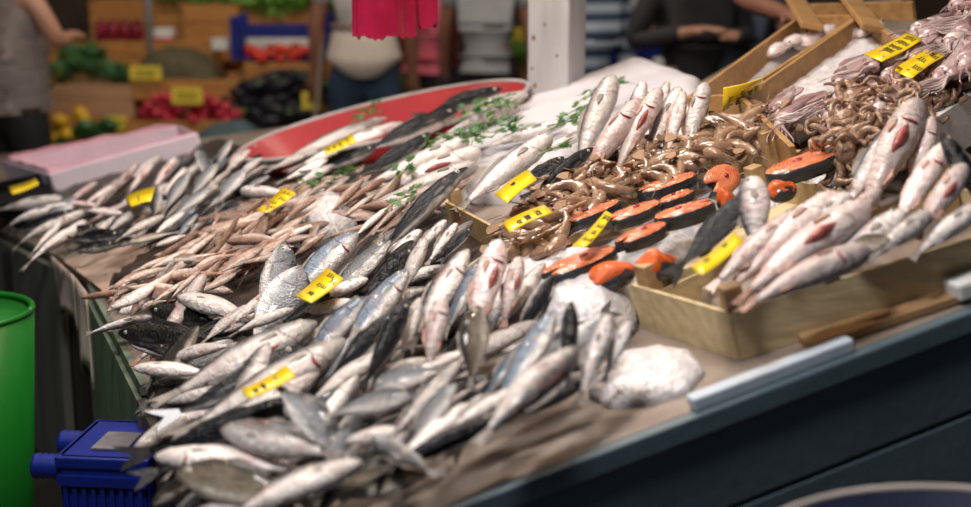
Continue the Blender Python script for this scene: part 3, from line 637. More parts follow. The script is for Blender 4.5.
# ------------------------------------------------------------------ the fish, one by one: kind, head, tail, back side, roll, height, label, extras
FRONT = 'mixed fish of the front heap'; MID = 'silver fish in the middle of the display'; FARL = 'fish of the far left table'
BACKG = 'long fish laid out at the back'; NEARR = 'fish at the near rim of the heap'
ROWS = [
 # left edge of the front heap
 ('hake',(152,317),(80,334),'R',-20,-.045,'slim pale fish whose tail sticks out farthest at the left edge',FRONT,{}),
 ('pale',(119,313),(176,296),'R',-20,-.03,'small pinkish white fish on the left corner under the brown paper',FRONT,{'g':1.25}),
 ('dark',(150,309),(243,336),'R',55,-.012,'wet dark fish, upper of the two dark ones at the left edge',FRONT,{}),
 ('dark',(119,333),(232,343),'R',60,.004,'wet dark fish, lower of the two dark ones at the left edge',FRONT,{'g':.95}),
 ('pale',(178,297),(262,318),'R',-15,.012,'plump pale fish below the small brownish fish, head to the left',FRONT,{'g':1.2}),
 ('pink',(272,292),(226,326),'L',-5,.016,'pale fish with a red gill above the belly-up pair',FRONT,{'cut':'gill','g':1.5}),
 ('pale',(293,309),(226,334),'L',-30,.022,'white belly-up fish lying left of the dark fish under the middle tag',FRONT,{'g':1.1}),
 ('pale',(130,344),(182,360),'R',-20,-.02,'little white fish squeezed below the lower dark fish',FRONT,{'g':.9}),
 ('dark',(158,347),(208,356),'R',30,-.008,'little dark fish between two white ones near the left edge',FRONT,{'g':1.05}),
 ('pale',(172,358),(238,342),'L',-10,.008,'round-bellied grey white fish right of the little dark fish',FRONT,{'g':1.1}),
 ('pale',(134,368),(222,372),'R',-25,.008,'plump white fish pointing left over the green panel',FRONT,{'g':1.05}),
 ('dark',(152,385),(214,388),'R',20,-.03,'small dark fish hidden below the plump white fish',FRONT,{}),
 ('bass',(318,324),(146,402),'L',-5,.024,'big sea bass with a red blotch above the frontmost tag',FRONT,{'bend':.12,'cut':'belly_cut'}),
 ('mack',(304,352),(152,424),'L',25,.010,'grey mackerel lying just below the big red-blotched sea bass',FRONT,{'bend':.25}),
 ('bass',(350,343),(164,436),'L',-12,.024,'long pale sea bass whose body passes under the frontmost tag',FRONT,{'bend':.28,'cut':'gill'}),
 ('bass',(322,376),(176,445),'L',-5,.012,'sea bass half hidden below the frontmost tag',FRONT,{'bend':.25}),
 ('mack',(312,400),(114,465),'L',55,.012,'dark mackerel with its forked tail hanging over the blue crate',FRONT,{'bend':.15,'g':.85}),
 ('mack',(290,418),(128,482),'L',40,-.010,'mackerel under the one whose tail hangs over the blue crate',FRONT,{'g':.8}),
 ('bass',(222,430),(345,455),'R',20,.030,'fat glossy fish with golden scales in front of the frontmost tag',FRONT,{'g':1.15}),
 ('pale',(156,457),(318,466),'R',-20,.012,'pale fish with a pink head near the bottom left',FRONT,{'cut':'gill'}),
 ('gold',(177,474),(320,505),'R',30,.010,'brown-headed fish near the bottom left corner of the heap',FRONT,{'g':.75}),
 ('bass',(362,462),(215,515),'L',-10,.030,'grey white fish at the bottom centre pointing right',FRONT,{'g':1.1}),
 ('mack',(200,462),(208,530),'R',20,-.03,'dark slim fish hanging down at the bottom left',FRONT,{}),
 ('pale',(268,500),(150,528),'L',-10,-.01,'brownish pale fish cut by the bottom frame edge',FRONT,{}),
 ('dark',(410,446),(290,500),'L',20,.0,'dark fish lying in the shade at the bottom centre',FRONT,{}),
 ('gold',(330,492),(450,470),'R',30,-.015,'dark golden fish at the near rim under the grey white one',FRONT,{'g':.7}),
 ('pale',(345,348),(270,378),'L',-20,.004,'pink white fish beside the right end of the frontmost tag',FRONT,{'cut':'gill'}),
 # centre of the heap
 ('bream',(412,398),(318,414),'L',-5,.040,'round pale bream lying flat in the middle of the front heap',FRONT,{}),
 ('bream',(338,450),(268,376),'L',25,.026,'bream with a big eye heading down beside the fat glossy fish',FRONT,{'g':.85}),
 ('bream',(374,388),(450,366),'R',15,.022,'blue-grey bream above the round pale one',FRONT,{}),
 ('mack',(408,300),(360,398),'L',65,.026,'blue-black mackerel standing out in the middle of the heap',FRONT,{}),
 ('mack',(394,314),(318,392),'L',55,.014,'dark mackerel left of the blue-black one',FRONT,{}),
 ('pale',(386,352),(300,404),'L',-15,.012,'pinkish pale fish between the dark mackerel and the round bream',FRONT,{}),
 ('bass',(462,360),(380,446),'L',0,.030,'slender silver fish crossing the front heap diagonally',FRONT,{'g':.7}),
 ('gold',(479,306),(470,392),'L',20,.036,'dark golden scaled bream standing head up in the front heap',FRONT,{'g':.85}),
 ('bream',(455,384),(402,456),'L',-10,.026,'wide pale grey fish at the front below the golden bream',FRONT,{'g':.8}),
 ('pale',(418,372),(480,344),'R',-15,.010,'pinkish plump fish left of the golden scaled bream',FRONT,{}),
 ('bass',(470,404),(382,470),'L',-15,.014,'pale fish at the front right of the wide grey one',FRONT,{}),
 ('bream',(372,436),(440,476),'L',10,.018,'golden glinting bream near the front rim',FRONT,{'g':.8}),
 ('pale',(346,442),(420,424),'R',10,.014,'small pale fish touching the round bream from the front',FRONT,{}),
 ('blue',(557,313),(486,418),'L',-10,.024,'blue-flanked sea bass in front of the white ice mound',FRONT,{'bend':.15}),
 ('mack',(571,302),(566,392),'R',35,.030,'dark-headed fish standing upright before the ice mound',FRONT,{'g':1.1}),
 ('bass',(577,348),(470,444),'R',0,.034,'big sea bass with a dark back at the right front rim',FRONT,{'g':1.05}),
 ('hake',(610,316),(574,408),'L',-10,.022,'pale slim fish right of the dark-headed upright one',FRONT,{'g':1.4}),
 ('hake',(630,322),(600,384),'L',-10,.014,'short pale fish farthest right before the second ice mound',FRONT,{'g':1.5}),
 ('mack',(500,418),(360,478),'R',45,.006,'dark mackerel along the near rim of the heap',FRONT,{'g':.95}),
 ('bass',(520,388),(440,430),'L',-20,.020,'white fish lying between the golden bream and the big right sea bass',FRONT,{}),
 ('blue',(532,340),(478,402),'L',0,.012,'blue-silver fish left of the blue-flanked sea bass',FRONT,{}),
 ('pale',(545,380),(500,430),'L',-20,.010,'pale fish tucked under the big right sea bass',FRONT,{}),
 # middle: breams and gutted fish around the middle tag
 ('bream',(283,243),(262,346),'R',0,.016,'grey bream with open eye standing head up left of the middle tag',MID,{'g':.85}),
 ('blue',(357,233),(278,304),'L',0,.016,'headless-looking blue fish with a raw red edge above the middle tag',MID,{'cut':'gill','g':1.2}),
 ('blue',(262,300),(300,262),'R',10,-.012,'blue sliver of a fish between the eyed bream and the blue one',MID,{}),
 ('bream',(390,241),(312,316),'L',-8,.026,'blue bream with a clear round eye right of the middle tag',MID,{'g':.72}),
 ('dark',(358,284),(268,332),'L',45,.014,'dark fish lying under the middle yellow tag',MID,{'g':.9}),
 ('pale',(368,279),(306,303),'L',-20,.024,'small white fish between the middle tag and the eyed blue bream',MID,{'g':1.2}),
 ('blue',(366,298),(294,372),'L',10,.020,'blue-grey sea bass below the dark fish of the middle tag',MID,{'g':1.05}),
 ('pale',(309,312),(368,296),'R',-15,.020,'rounded pinkish fish head above the big red-blotched sea bass',MID,{'g':1.3}),
 ('blue',(408,270),(334,360),'L',0,.034,'large silver-blue fish with red flesh at its head, centre of the display',MID,{'cut':'gill','g':1.0}),
 ('pale',(426,238),(398,298),'L',-25,.034,'white belly-up fish right of the eyed blue bream',MID,{'g':1.15}),
 ('mack',(465,166),(366,268),'L',25,.040,'big black mackerel rearing up left of the shrimps',MID,{'bend':-.15,'g':.72}),
 ('mack',(414,248),(350,316),'L',55,.018,'dark narrow mackerel right of the eyed blue bream',MID,{}),
 ('hake',(421,231),(380,264),'L',-5,.020,'grey fish head below the tail of the big black mackerel',MID,{'g':1.6}),
 ('hake',(446,221),(410,256),'L',10,.020,'grey little fish beside the wooden crate end, the left one',MID,{'g':1.4}),
 ('hake',(457,224),(424,266),'L',5,.020,'grey little fish beside the wooden crate end, the middle one',MID,{'g':1.3}),
 ('mack',(472,228),(438,264),'L',40,.014,'little dark fish beside the wooden crate end, the right one',MID,{}),
 ('bass',(468,250),(404,352),'L',-5,.034,'long silver sea bass left of the pink gutted fish',MID,{'cut':'gill'}),
 ('blue',(482,262),(440,338),'L',-5,.024,'silver fish between the long sea bass and the pink gutted one',MID,{}),
 ('pink',(500,242),(466,350),'L',-20,.040,'pink gutted fish with a raw red belly in the middle',MID,{'cut':['gill','belly_cut'],'g':1.6}),
 ('pink',(520,258),(500,330),'L',-15,.030,'smaller pink gutted fish on the right of the raw red one',MID,{'cut':['belly_cut'],'g':1.6}),
 ('pink',(443,300),(424,376),'L',-20,.040,'pinkish gutted fish with torn gills above the golden bream',MID,{'cut':['gill'],'g':1.7}),
 ('pale',(420,298),(398,362),'L',-15,.024,'pale fish left of the torn-gilled gutted one',MID,{'g':1.1}),
 ('pale',(250,305),(196,345),'L',-15,.006,'pale fish under the belly-up pair in the front heap',FRONT,{}),
 ('bass',(300,330),(226,348),'L',-5,.002,'grey fish just above the big red-blotched sea bass',FRONT,{}),
 # far left table
 ('hake',(66,206),(-6,222),'L',-10,.012,'pale fish hanging off the far left edge, the top one',FARL,{'droop':.45,'bend':.2}),
 ('hake',(84,214),(2,240),'L',-15,.020,'pale fish hanging off the far left edge, the second from the top',FARL,{'droop':.55,'bend':.4,'cut':'gill'}),
 ('hake',(90,222),(14,258),'L',-15,.020,'pale fish hanging off the far left edge, the third from the top',FARL,{'droop':.55,'bend':.5}),
 ('hake',(64,222),(24,252),'L',-10,.026,'short pale fish hanging off the far left edge, the lowest',FARL,{'droop':.55,'bend':.5}),
 ('mack',(74,214),(0,232),'L',40,.004,'dark-backed fish between the hanging pale ones at far left',FARL,{'droop':.5,'bend':.3}),
 ('hake',(62,200),(-10,208),'L',0,.004,'grey pale fish below the black tray',FARL,{}),
 ('mack',(96,226),(46,238),'L',45,.016,'dark fish with a pale tail at the corner, the upper',FARL,{}),
 ('mack',(122,235),(62,240),'L',35,.022,'dark fish with a pale tail at the corner, the middle',FARL,{}),
 ('mack',(116,245),(62,251),'L',20,.016,'dark fish with a pale tail at the corner, the lower',FARL,{}),
 ('dark',(138,240),(100,246),'L',20,.004,'small brown-black fish near the brown paper',FARL,{}),
 ('pale',(123,214),(80,208),'L',-10,.012,'white fish left of the tag by the far breams',FARL,{}),
 ('pale',(144,206),(100,236),'L',-15,.024,'white fish below the tag by the far breams',FARL,{}),
 ('pale',(164,216),(112,240),'L',-20,.026,'pale belly-up fish, second below the tag by the far breams',FARL,{}),
 ('gold',(128,243),(180,230),'R',-10,.026,'golden white fish just above the brown paper',FARL,{'g':.75}),
 ('pale',(184,213),(148,238),'L',-10,.018,'light grey fish right of the pale belly-up one at far left',FARL,{}),
 ('pale',(156,246),(192,232),'R',-10,.022,'small white fish touching the brownish heap',FARL,{}),
 ('blue',(198,214),(172,242),'L',0,.012,'blue-grey fish next to the brownish small fish',FARL,{'g':.9}),
 ('bream',(160,192),(152,222),'L',0,.014,'small bream with a bright flank right of the tag at far left',FARL,{}),
 ('bream',(190,172),(160,216),'L',0,.030,'bright bream standing above the tag at far left',FARL,{'g':.8}),
 ('bream',(212,188),(168,218),'L',0,.036,'grey bream lying across the others at far left',FARL,{'g':.8}),
 ('bream',(218,164),(186,200),'L',0,.034,'dark-headed bream at the top of the far left heap',FARL,{'g':.9}),
 ('bream',(196,150),(218,192),'R',20,.020,'bream behind the dark-headed one at far left',FARL,{'g':.7}),
 ('bream',(246,170),(212,206),'L',5,.036,'large silver bream at the right of the far left heap',FARL,{'g':.95}),
 ('mack',(226,202),(188,228),'L',30,.024,'dark slim fish, left of two along the brownish heap',FARL,{}),
 ('mack',(250,197),(206,220),'L',40,.020,'dark slim fish, right of two along the brownish heap',FARL,{}),
 ('pink',(139,163),(104,200),'L',0,.014,'gutted fish with red belly behind the far left tag, leftmost',FARL,{'cut':'belly_cut','g':1.3}),
 ('pink',(152,165),(124,196),'L',0,.016,'gutted fish with red belly behind the far left tag, middle',FARL,{'cut':'belly_cut','g':1.2}),
 ('pink',(176,158),(148,194),'L',0,.020,'gutted fish with red belly behind the far left tag, rightmost',FARL,{'cut':['belly_cut','gill'],'g':1.3}),
 ('pink',(98,206),(56,200),'L',-10,.006,'reddish fish lying by the pale ones below the lilac box',FARL,{'cut':'gill'}),
 ('pink',(128,182),(78,204),'L',-10,.0,'pinkish fish in front of the lilac foam box',FARL,{'g':1.2}),
 ('pale',(250,150),(222,174),'L',0,.020,'pinkish pale fish, left of two by the red tub tip',FARL,{'g':1.2}),
 ('pale',(262,158),(232,180),'L',-5,.026,'pinkish pale fish, right of two by the red tub tip',FARL,{'g':1.2}),
 ('bream',(270,176),(240,190),'L',0,.024,'small dark bream under the red tub tip',FARL,{'g':.8}),
 ('hake',(241,191),(300,193),'R',-15,.030,'white fish beside the tag on the brownish heap',FARL,{'g':1.6}),
 ('bream',(232,140),(214,168),'L',0,.01,'pale bream head left of the red tub tip',FARL,{'g':.8}),
 # long fish in and before the red tub
 ('bass',(386,118),(262,168),'L',0,.010,'long grey fish at the top left in the red tub',BACKG,{'g':.6}),
 ('bass',(402,123),(282,170),'L',-5,.018,'long pale fish, second row in the red tub',BACKG,{'g':.65}),
 ('pale',(352,154),(272,182),'L',-10,.022,'white fish below the farthest tag',BACKG,{'g':.9}),
 ('mack',(376,148),(300,176),'L',40,.026,'dark fish under the right end of the farthest tag',BACKG,{}),
 ('mack',(458,111),(352,156),'L',35,.030,'long dark fish right of the farthest tag',BACKG,{'g':.9}),
 ('mack',(502,89),(412,120),'L',50,.026,'thin dark fish on the far rim of the red tub',BACKG,{}),
 ('pale',(528,94),(446,120),'L',-5,.030,'plump white fish left of the post under parsley',BACKG,{'g':1.1}),
 ('hake',(520,106),(430,136),'L',-20,.016,'pale tan fish under the parsley left of the post',BACKG,{'g':1.2}),
 ('mack',(432,137),(344,182),'L',45,.028,'dark curved fish in the middle of the long white ones',BACKG,{'bend':.3,'g':.85}),
 ('hake',(470,143),(352,186),'L',-5,.026,'long white fish, first below the dark curved one',BACKG,{'bend':.15,'g':1.3}),
 ('hake',(482,153),(358,194),'L',-10,.030,'long white fish, second below the dark curved one',BACKG,{'bend':.15,'g':1.4,'cut':'belly_cut'}),
 ('hake',(478,166),(366,202),'L',-10,.028,'long white fish, third below the dark curved one',BACKG,{'bend':.1,'g':1.3}),
 ('hake',(440,186),(356,206),'L',0,.016,'long grey fish nearest to the brownish heap',BACKG,{'g':1.3}),
 ('hake',(551,137),(448,212),'L',5,.040,'big hake with a pointed head above the plain tag',BACKG,{'g':1.25}),
 ('pale',(335,165),(290,186),'L',-5,.020,'small pale fish at the left end of the long white ones',BACKG,{}),
 ('pale',(318,150),(262,172),'L',-5,.016,'pale grey fish at the left in the red tub',BACKG,{'g':.8}),
 ('mack',(564,157),(506,198),'L',45,.020,'black fish right under the plain tag',BACKG,{}),
 ('mack',(593,148),(524,202),'L',55,.034,'black pointed fish between the hake and the shrimps',BACKG,{'g':.9}),
 ('hake',(585,160),(500,188),'L',0,.004,'tan fish under the hake beside the ice bed',BACKG,{'g':1.2}),
 ('hake',(566,122),(470,150),'L',0,.010,'pale fish lying on the white sheet under the parsley',BACKG,{'g':1.0}),
 ('hake',(590,132),(520,158),'L',0,.012,'pale tan fish lower on the white sheet',BACKG,{'g':1.1}),
 # hake with heads up, right of the post
 ('hake',(614,77),(570,176),'L',-8,.050,'hake with its head highest, first right of the post',BACKG,{'g':1.51}),
 ('pink',(641,101),(566,196),'L',-35,.046,'white gutted hake with open mouth, second right of the post',BACKG,{'cut':'gill','g':1.39}),
 ('hake',(644,82),(618,166),'L',-5,.040,'silver hake, third right of the post',BACKG,{'g':1.23}),
 ('pink',(660,90),(606,182),'L',-30,.050,'hake slit open with a raw red cut, among the raised heads',BACKG,{'cut':['gill','belly_cut'],'g':1.34}),
 ('hake',(668,82),(648,140),'L',0,.020,'hake head behind the slit one',BACKG,{'g':1.34}),
 ('hake',(680,88),(640,166),'L',0,.040,'blue-grey hake right of the slit one',BACKG,{'g':1.34}),
 ('pink',(684,92),(664,162),'L',-10,.044,'pinkish hake before the last of the raised heads',BACKG,{'g':1.23}),
 ('hake',(706,84),(680,164),'L',-40,.044,'gutted hake with dark red gills, last of the raised heads',BACKG,{'cut':'gill','g':1.51}),
 # the crate of gutted fish and the salmon beside it
 ('pink',(920,102),(850,224),'L',-35,.050,'gutted fish with head propped up in the right crate, tallest',None,{'cut':['gill','belly_cut'],'g':1.72}),
 ('hake',(900,128),(838,212),'L',10,.044,'silver striped fish left of the tallest propped one',None,{'g':1.66}),
 ('pink',(932,118),(906,196),'L',-20,.040,'gutted fish right of the tallest propped one',None,{'cut':'gill','g':1.79}),
 ('pink',(947,146),(884,236),'L',-25,.050,'pinkish gutted fish in front of the dark one at far right',None,{'cut':'gill','g':1.59}),
 ('pink',(966,166),(910,240),'L',-25,.050,'gutted fish with raw red belly nearest the right edge',None,{'cut':'belly_cut','g':1.79}),
 ('mack',(942,134),(1000,226),'L',40,.060,'thick black fish hanging into the crate at the right edge',None,{'g':1.0}),
 ('pink',(838,196),(712,296),'L',-20,.020,'pale gutted fish along the back of the right crate',None,{'g':1.45}),
 ('pink',(868,206),(720,302),'L',-30,.036,'long gutted fish in the middle of the right crate',None,{'cut':'belly_cut','g':1.38}),
 ('pink',(868,250),(728,306),'L',-30,.040,'long gutted fish at the front of the right crate',None,{'cut':'gill','g':1.52}),
 ('gold',(892,240),(830,252),'L',20,.034,'brown fish head sticking out over the front of the right crate',None,{'g':.9}),
 ('pink',(800,214),(700,290),'L',-10,.024,'grey pink fish beside the tag of the right crate',None,{'g':1.38}),
 ('hake',(850,196),(780,250),'L',-10,.034,'pale shiny fish lying across in the right crate',None,{'g':1.93}),
 ('hake',(930,214),(860,262),'L',-10,.03,'pale fish under the propped ones in the right crate',None,{'g':1.66}),
 ('hake',(980,206),(905,258),'L',-10,.02,'pale fish by the right end of the crate',None,{'g':1.66}),
 ('hake',(820,206),(712,286),'L',10,.010,'grey hake lying lowest along the back of the right crate',None,{'g':1.5}),
 ('pink',(842,226),(740,306),'L',-5,.018,'pinkish fish squeezed between the two long gutted ones',None,{'g':1.4}),
 ('hake',(905,214),(800,284),'L',0,.012,'pale fish lying under the brown head in the right crate',None,{'g':1.5}),
 ('pink',(880,190),(822,240),'L',-10,.03,'gutted fish at the foot of the tallest propped one',None,{'g':1.6}),
 ('salmon',(752,192),(668,280),'L',40,.040,'dark grey whole salmon tail behind the right crate tag',None,{'g':1.0}),
 ('hake',(754,178),(754,256),'L',-10,.050,'grey pinkish fish standing at the left end of the right crate',None,{'g':2.62}),
]
NOGROUP = True
for kind, hd, tl_, sd_, rl, hh, lb, gp, ex in ROWS:
    ex = dict(ex); fish(kind, hd, tl_, sd_, rl, hh, lb, group=gp, **ex)
# lower layer of the front heap: fish showing only in the gaps
for i, (x, y) in enumerate(scatter([(165,325),(225,312),(290,290),(350,250),(420,230),(470,250),(535,280),(590,330),(585,380),(520,405),(450,440),(370,475),(290,515),(225,515),(185,465),(165,400)], 95, 20)):
    a = math.radians(random.uniform(15, 62)); L_ = random.uniform(42, 60); k = random.choice(['pale','bass','bass','bream','mack','dark','pink'])
    s = random.choice([1, 1, -1]); dx, dy = math.cos(a)*L_*s, -math.sin(a)*L_*s
    fish(k, (x+dx, y+dy), (x-dx, y-dy), random.choice('LR'), random.uniform(-30, 40), -.030+random.uniform(-.012, .012), 'fish of the lower layer showing in a gap of the front heap', group='lower layer of the front heap', lod=0, g=random.uniform(.9, 1.15))
# small brownish fish
for i, (x, y) in enumerate(scatter([(108,292),(150,262),(196,236),(236,208),(268,196),(330,178),(352,184),(410,186),(452,196),(420,212),(388,226),(345,234),(290,246),(255,268),(206,288),(160,297),(128,300)], 215, 7.4, 16000)):
    a = math.radians(random.gauss(24, 16)); L_ = random.uniform(22, 34)*(.8+.2*y/250); s = 1 if random.random() < .7 else -1
    dx, dy = math.cos(a)*L_*s, -math.sin(a)*L_*s
    if ((x-328)/30)**2+((y-221)/17)**2 < 1: continue
    fish('mullet' if random.random() < .82 else 'pale', (x+dx, y+dy), (x-dx, y-dy), random.choice('LR'), random.uniform(-50, 60), random.uniform(-.018, .022), 'small pinkish brown fish in the loose heap left of the long white fish', group='small brownish fish', lod=0, g=random.uniform(.62, .86), bend=random.choice([-.4, 0, .4]))
# underlayer on the far left table
for i, (x, y) in enumerate(scatter([(50,222),(58,200),(110,186),(140,172),(190,156),(245,150),(258,180),(200,225),(150,245),(100,244)], 46, 13)):
    a = math.radians(random.uniform(10, 55)); L_ = random.uniform(20, 28); dx, dy = math.cos(a)*L_, -math.sin(a)*L_
    fish(random.choice(['pale','bass','mack','bream','pink']), (x+dx, y+dy), (x-dx, y-dy), random.choice('LR'), random.uniform(-20, 40), -.014+random.uniform(-.008, .008), 'fish of the lower layer showing between the far left fish', group='lower layer of the far left heap', lod=0)
# ice
def ice(pl, hb, hp, label, **k): return mound('crushed_ice', pl, hb, hp, M['ice'], label=label, cat='ice', kind='stuff', nx=110, rough=.0028, skirt=.012, **k)
ice([(470,330),(490,300),(530,282),(580,272),(622,282),(642,300),(640,330),(622,352),(585,362),(540,362),(500,360)], HT, .016, 'white mound of crushed ice behind the front heap', edge=40, freq=22)
ice([(588,398),(594,378),(618,358),(660,350),(692,356),(706,374),(690,394),(650,406),(610,410)], HT, -.068, 'low white mound of crushed ice at the near edge by the crate', edge=26, freq=22)
ice([(292,228),(306,210),(328,203),(350,210),(358,226),(340,240),(315,242)], -.06, .014, 'little mound of crushed ice among the brownish fish', edge=16)
ice([(378,224),(384,208),(400,202),(410,212),(398,224)], -.05, .008, 'small white ice patch left of the big black mackerel', edge=9)
ice([(716,106),(742,104),(842,34),(814,30),(752,76)], -.06, -.008, 'crushed ice in the farther cuttlefish crate', edge=9)
ice([(748,146),(744,112),(800,68),(864,24),(912,52),(870,96),(800,148)], -.06, -.002, 'crushed ice in the nearer cuttlefish crate', edge=14)
ice([(690,152),(720,126),(748,110),(790,118),(832,104),(850,122),(800,144),(760,152),(720,164)], -.08, -.004, 'crushed ice along the upper shrimps', edge=14)
ice([(570,262),(640,232),(760,170),(840,150),(850,186),(790,206),(720,240),(660,290),(600,292)], HT+.008, -.055, 'thin bed of ice under the salmon cuts', edge=20)
ice([(535,200),(570,172),(640,152),(700,140),(770,116),(790,130),(730,170),(640,196),(600,210),(540,246),(500,236)], HT+.01, -.04, 'bed of ice under the shrimps', edge=20)
mound('white_sheet', [(392,190),(440,152),(500,124),(560,96),(640,68),(664,76),(706,92),(712,140),(640,160),(590,166),(520,200),(440,208)], -.09, -.012, M['whitesheet'], nx=70, rough=.004, label='white plastic sheet spread under the hake and parsley', cat='sheet', edge=20, freq=9)
mound('crate_paper', [(670,292),(700,268),(860,186),(960,150),(1030,200),(1040,250),(745,330)], -.09, -.06, M['tabletop'], nx=60, rough=.004, label='wet paper lining the bottom of the gutted fish crate', cat='paper', kind='stuff', edge=14)
# ------------------------------------------------------------------ price tags with scrawled black handwriting
TAGS = [
 ('tag_a',[(327,267.9),(343.3,278.8),(310.7,303),(295,295.5)],.065,'yellow price tag with three lines of scrawl between the two breams',[(.12,.30,.25,3),(.22,.62,.22,2),(.46,.35,.34,4),(.76,.35,.2,3)]),
 ('tag_b',[(286,365.3),(296.2,376.4),(248.3,398.6),(240.8,389.7)],.075,'frontmost yellow price tag, on the pale fish near the left',[(.60,.35,.3,4),(.78,.45,.22,3)]),
 ('tag_c',[(282.9,187.5),(296.3,193.4),(266.3,213),(256,210)],.055,'yellow price tag among the brownish small fish',[(.12,.4,.5,3),(.34,.5,.35,3),(.55,.3,.3,2),(.72,.6,.3,2)]),
 ('tag_d',[(763.4,77.5),(761.6,89),(722.5,111.7),(723.4,88)],.035,'yellow price tag standing in the ice of the cuttlefish crates',[(.16,.4,.3,3),(.32,.5,.22,3),(.5,.35,.3,3),(.62,.62,.25,3),(.82,.45,.35,3)]),
 ('tag_e',[(907.4,32.7),(922.8,39.2),(881.3,61.7),(863.6,54)],.11,'yellow price tag on the long squids, the upper of the two at right',[(.12,.3,.4,5),(.3,.3,.45,6),(.48,.3,.45,6),(.62,.3,.35,5)]),
 ('tag_f',[(934,47),(945.3,55.8),(911,79),(892.6,70)],.10,'yellow price tag with a glare streak, the lower of the two at right',[(.2,.45,.4,4),(.45,.3,.3,3),(.7,.55,.35,4)]),
 ('tag_g',[(527.9,169.5),(537,179.7),(507.3,203.4),(494.7,194)],.085,'plain yellow price tag against the black fish and the hake',[(.55,.18,.12,2)]),
 ('tag_h',[(544.4,205),(552.3,212.8),(509.7,232.5),(502.6,223)],.07,'yellow price tag at the left end of the shrimps',[(.25,.4,.35,4),(.5,.45,.3,4),(.7,.5,.25,3)]),
 ('tag_i',[(605.7,210.8),(612.7,214.6),(586.7,246.6),(572,246)],.06,'narrow yellow price tag stuck between the salmon steaks',[(.14,.45,.5,4),(.38,.45,.4,3),(.56,.45,.22,2),(.78,.4,.5,3)]),
 ('tag_j',[(351.6,133.3),(356.4,141.6),(326,154.7),(323,148.5)],.065,'farthest yellow price tag, on the long grey fish by the red tub',[(.2,.35,.6,3),(.45,.35,.4,3),(.65,.3,.3,2),(.85,.3,.3,2)]),
 ('tag_k',[(35.5,178.3),(39,184),(12.4,194.3),(8,187)],.05,'yellow price tag on the black tray at the left edge',[]),
 ('tag_l',[(155.5,186.5),(150.7,201.4),(131.4,207),(124.8,196.5)],.065,'yellow price tag by the breams of the far left table',[(.55,.45,.3,3)]),
 ('tag_m',[(734.4,232),(744,241.6),(701.8,275.6),(691.5,266.8)],.085,'yellow price tag in the crate of gutted fish',[(.3,.12,.2,2),(.72,.12,.25,2)]),
]
for nm, cs, h, lb, scr in TAGS:
    rr = random.Random(nm); pts = [P(x, y, h) for x, y in cs]
    if nm == 'tag_d': pts = [P(x, y, h+.05) for x, y in cs[:1]] + [P(cs[1][0], cs[1][1], h), P(cs[2][0], cs[2][1], h), P(cs[3][0], cs[3][1], h+.05)]
    n = (pts[1]-pts[0]).cross(pts[3]-pts[0]).normalized()
    if n.dot(N) < 0 and nm != 'tag_d': n = -n
    if n.y > 0 and nm == 'tag_d': n = -n
    root = empty('price_tag', Matrix.Translation(sum(pts, V())/4), lb, 'price tag', None)
    # a slightly curled card: grid between the four corners
    bm = bmesh.new(); top = []; bot = []
    ew = pts[3]-pts[0]
    def bil(u, v):                      # u along the card, v across
        p = pts[0].lerp(pts[3], u).lerp(pts[1].lerp(pts[2], u), v); return p + n*(.003*math.sin(PI*u)*(1 if len(scr) % 2 else -1))
    G = 9
    for i in range(G):
        top.append([bm.verts.new(bil(i/(G-1), j/2)+n*.0008) for j in range(3)]); bot.append([bm.verts.new(bil(i/(G-1), j/2)-n*.0008) for j in range(3)])
    for i in range(G-1):
        for j in range(2):
            bm.faces.new((top[i][j], top[i+1][j], top[i+1][j+1], top[i][j+1])); bm.faces.new((bot[i][j], bot[i][j+1], bot[i+1][j+1], bot[i+1][j]))
        for j in (0, 2): bm.faces.new((top[i][j], bot[i][j], bot[i+1][j], top[i+1][j]))
    for i in (0, G-1):
        for j in range(2): bm.faces.new((top[i][j], top[i][j+1], bot[i][j+1], bot[i][j]))
    o = obj('card', bm, M['yellow'], root, True); o.matrix_parent_inverse = root.matrix_world.inverted()
    for u, v, w_, k in scr:             # each scrawl is one pen line wandering across the card
        bm = bmesh.new(); line = []
        m_ = k*5
        for q in range(m_+1):
            f = q/m_; vv = v-.5*w_+w_*1.5*f+.05*math.sin(q*1.25)
            uu = u + .062*math.sin(q*1.25+1.3+rr.random()*.5)*rr.choice((1, 1, .5))
            line.append(bil(min(.97, max(.03, uu)), min(.95, max(.05, vv+.12)))+n*.0016)
        tube(bm, line, .00085, 5, up=n); o = obj('handwriting', bm, M['ink'], root, True); o.matrix_parent_inverse = root.matrix_world.inverted()

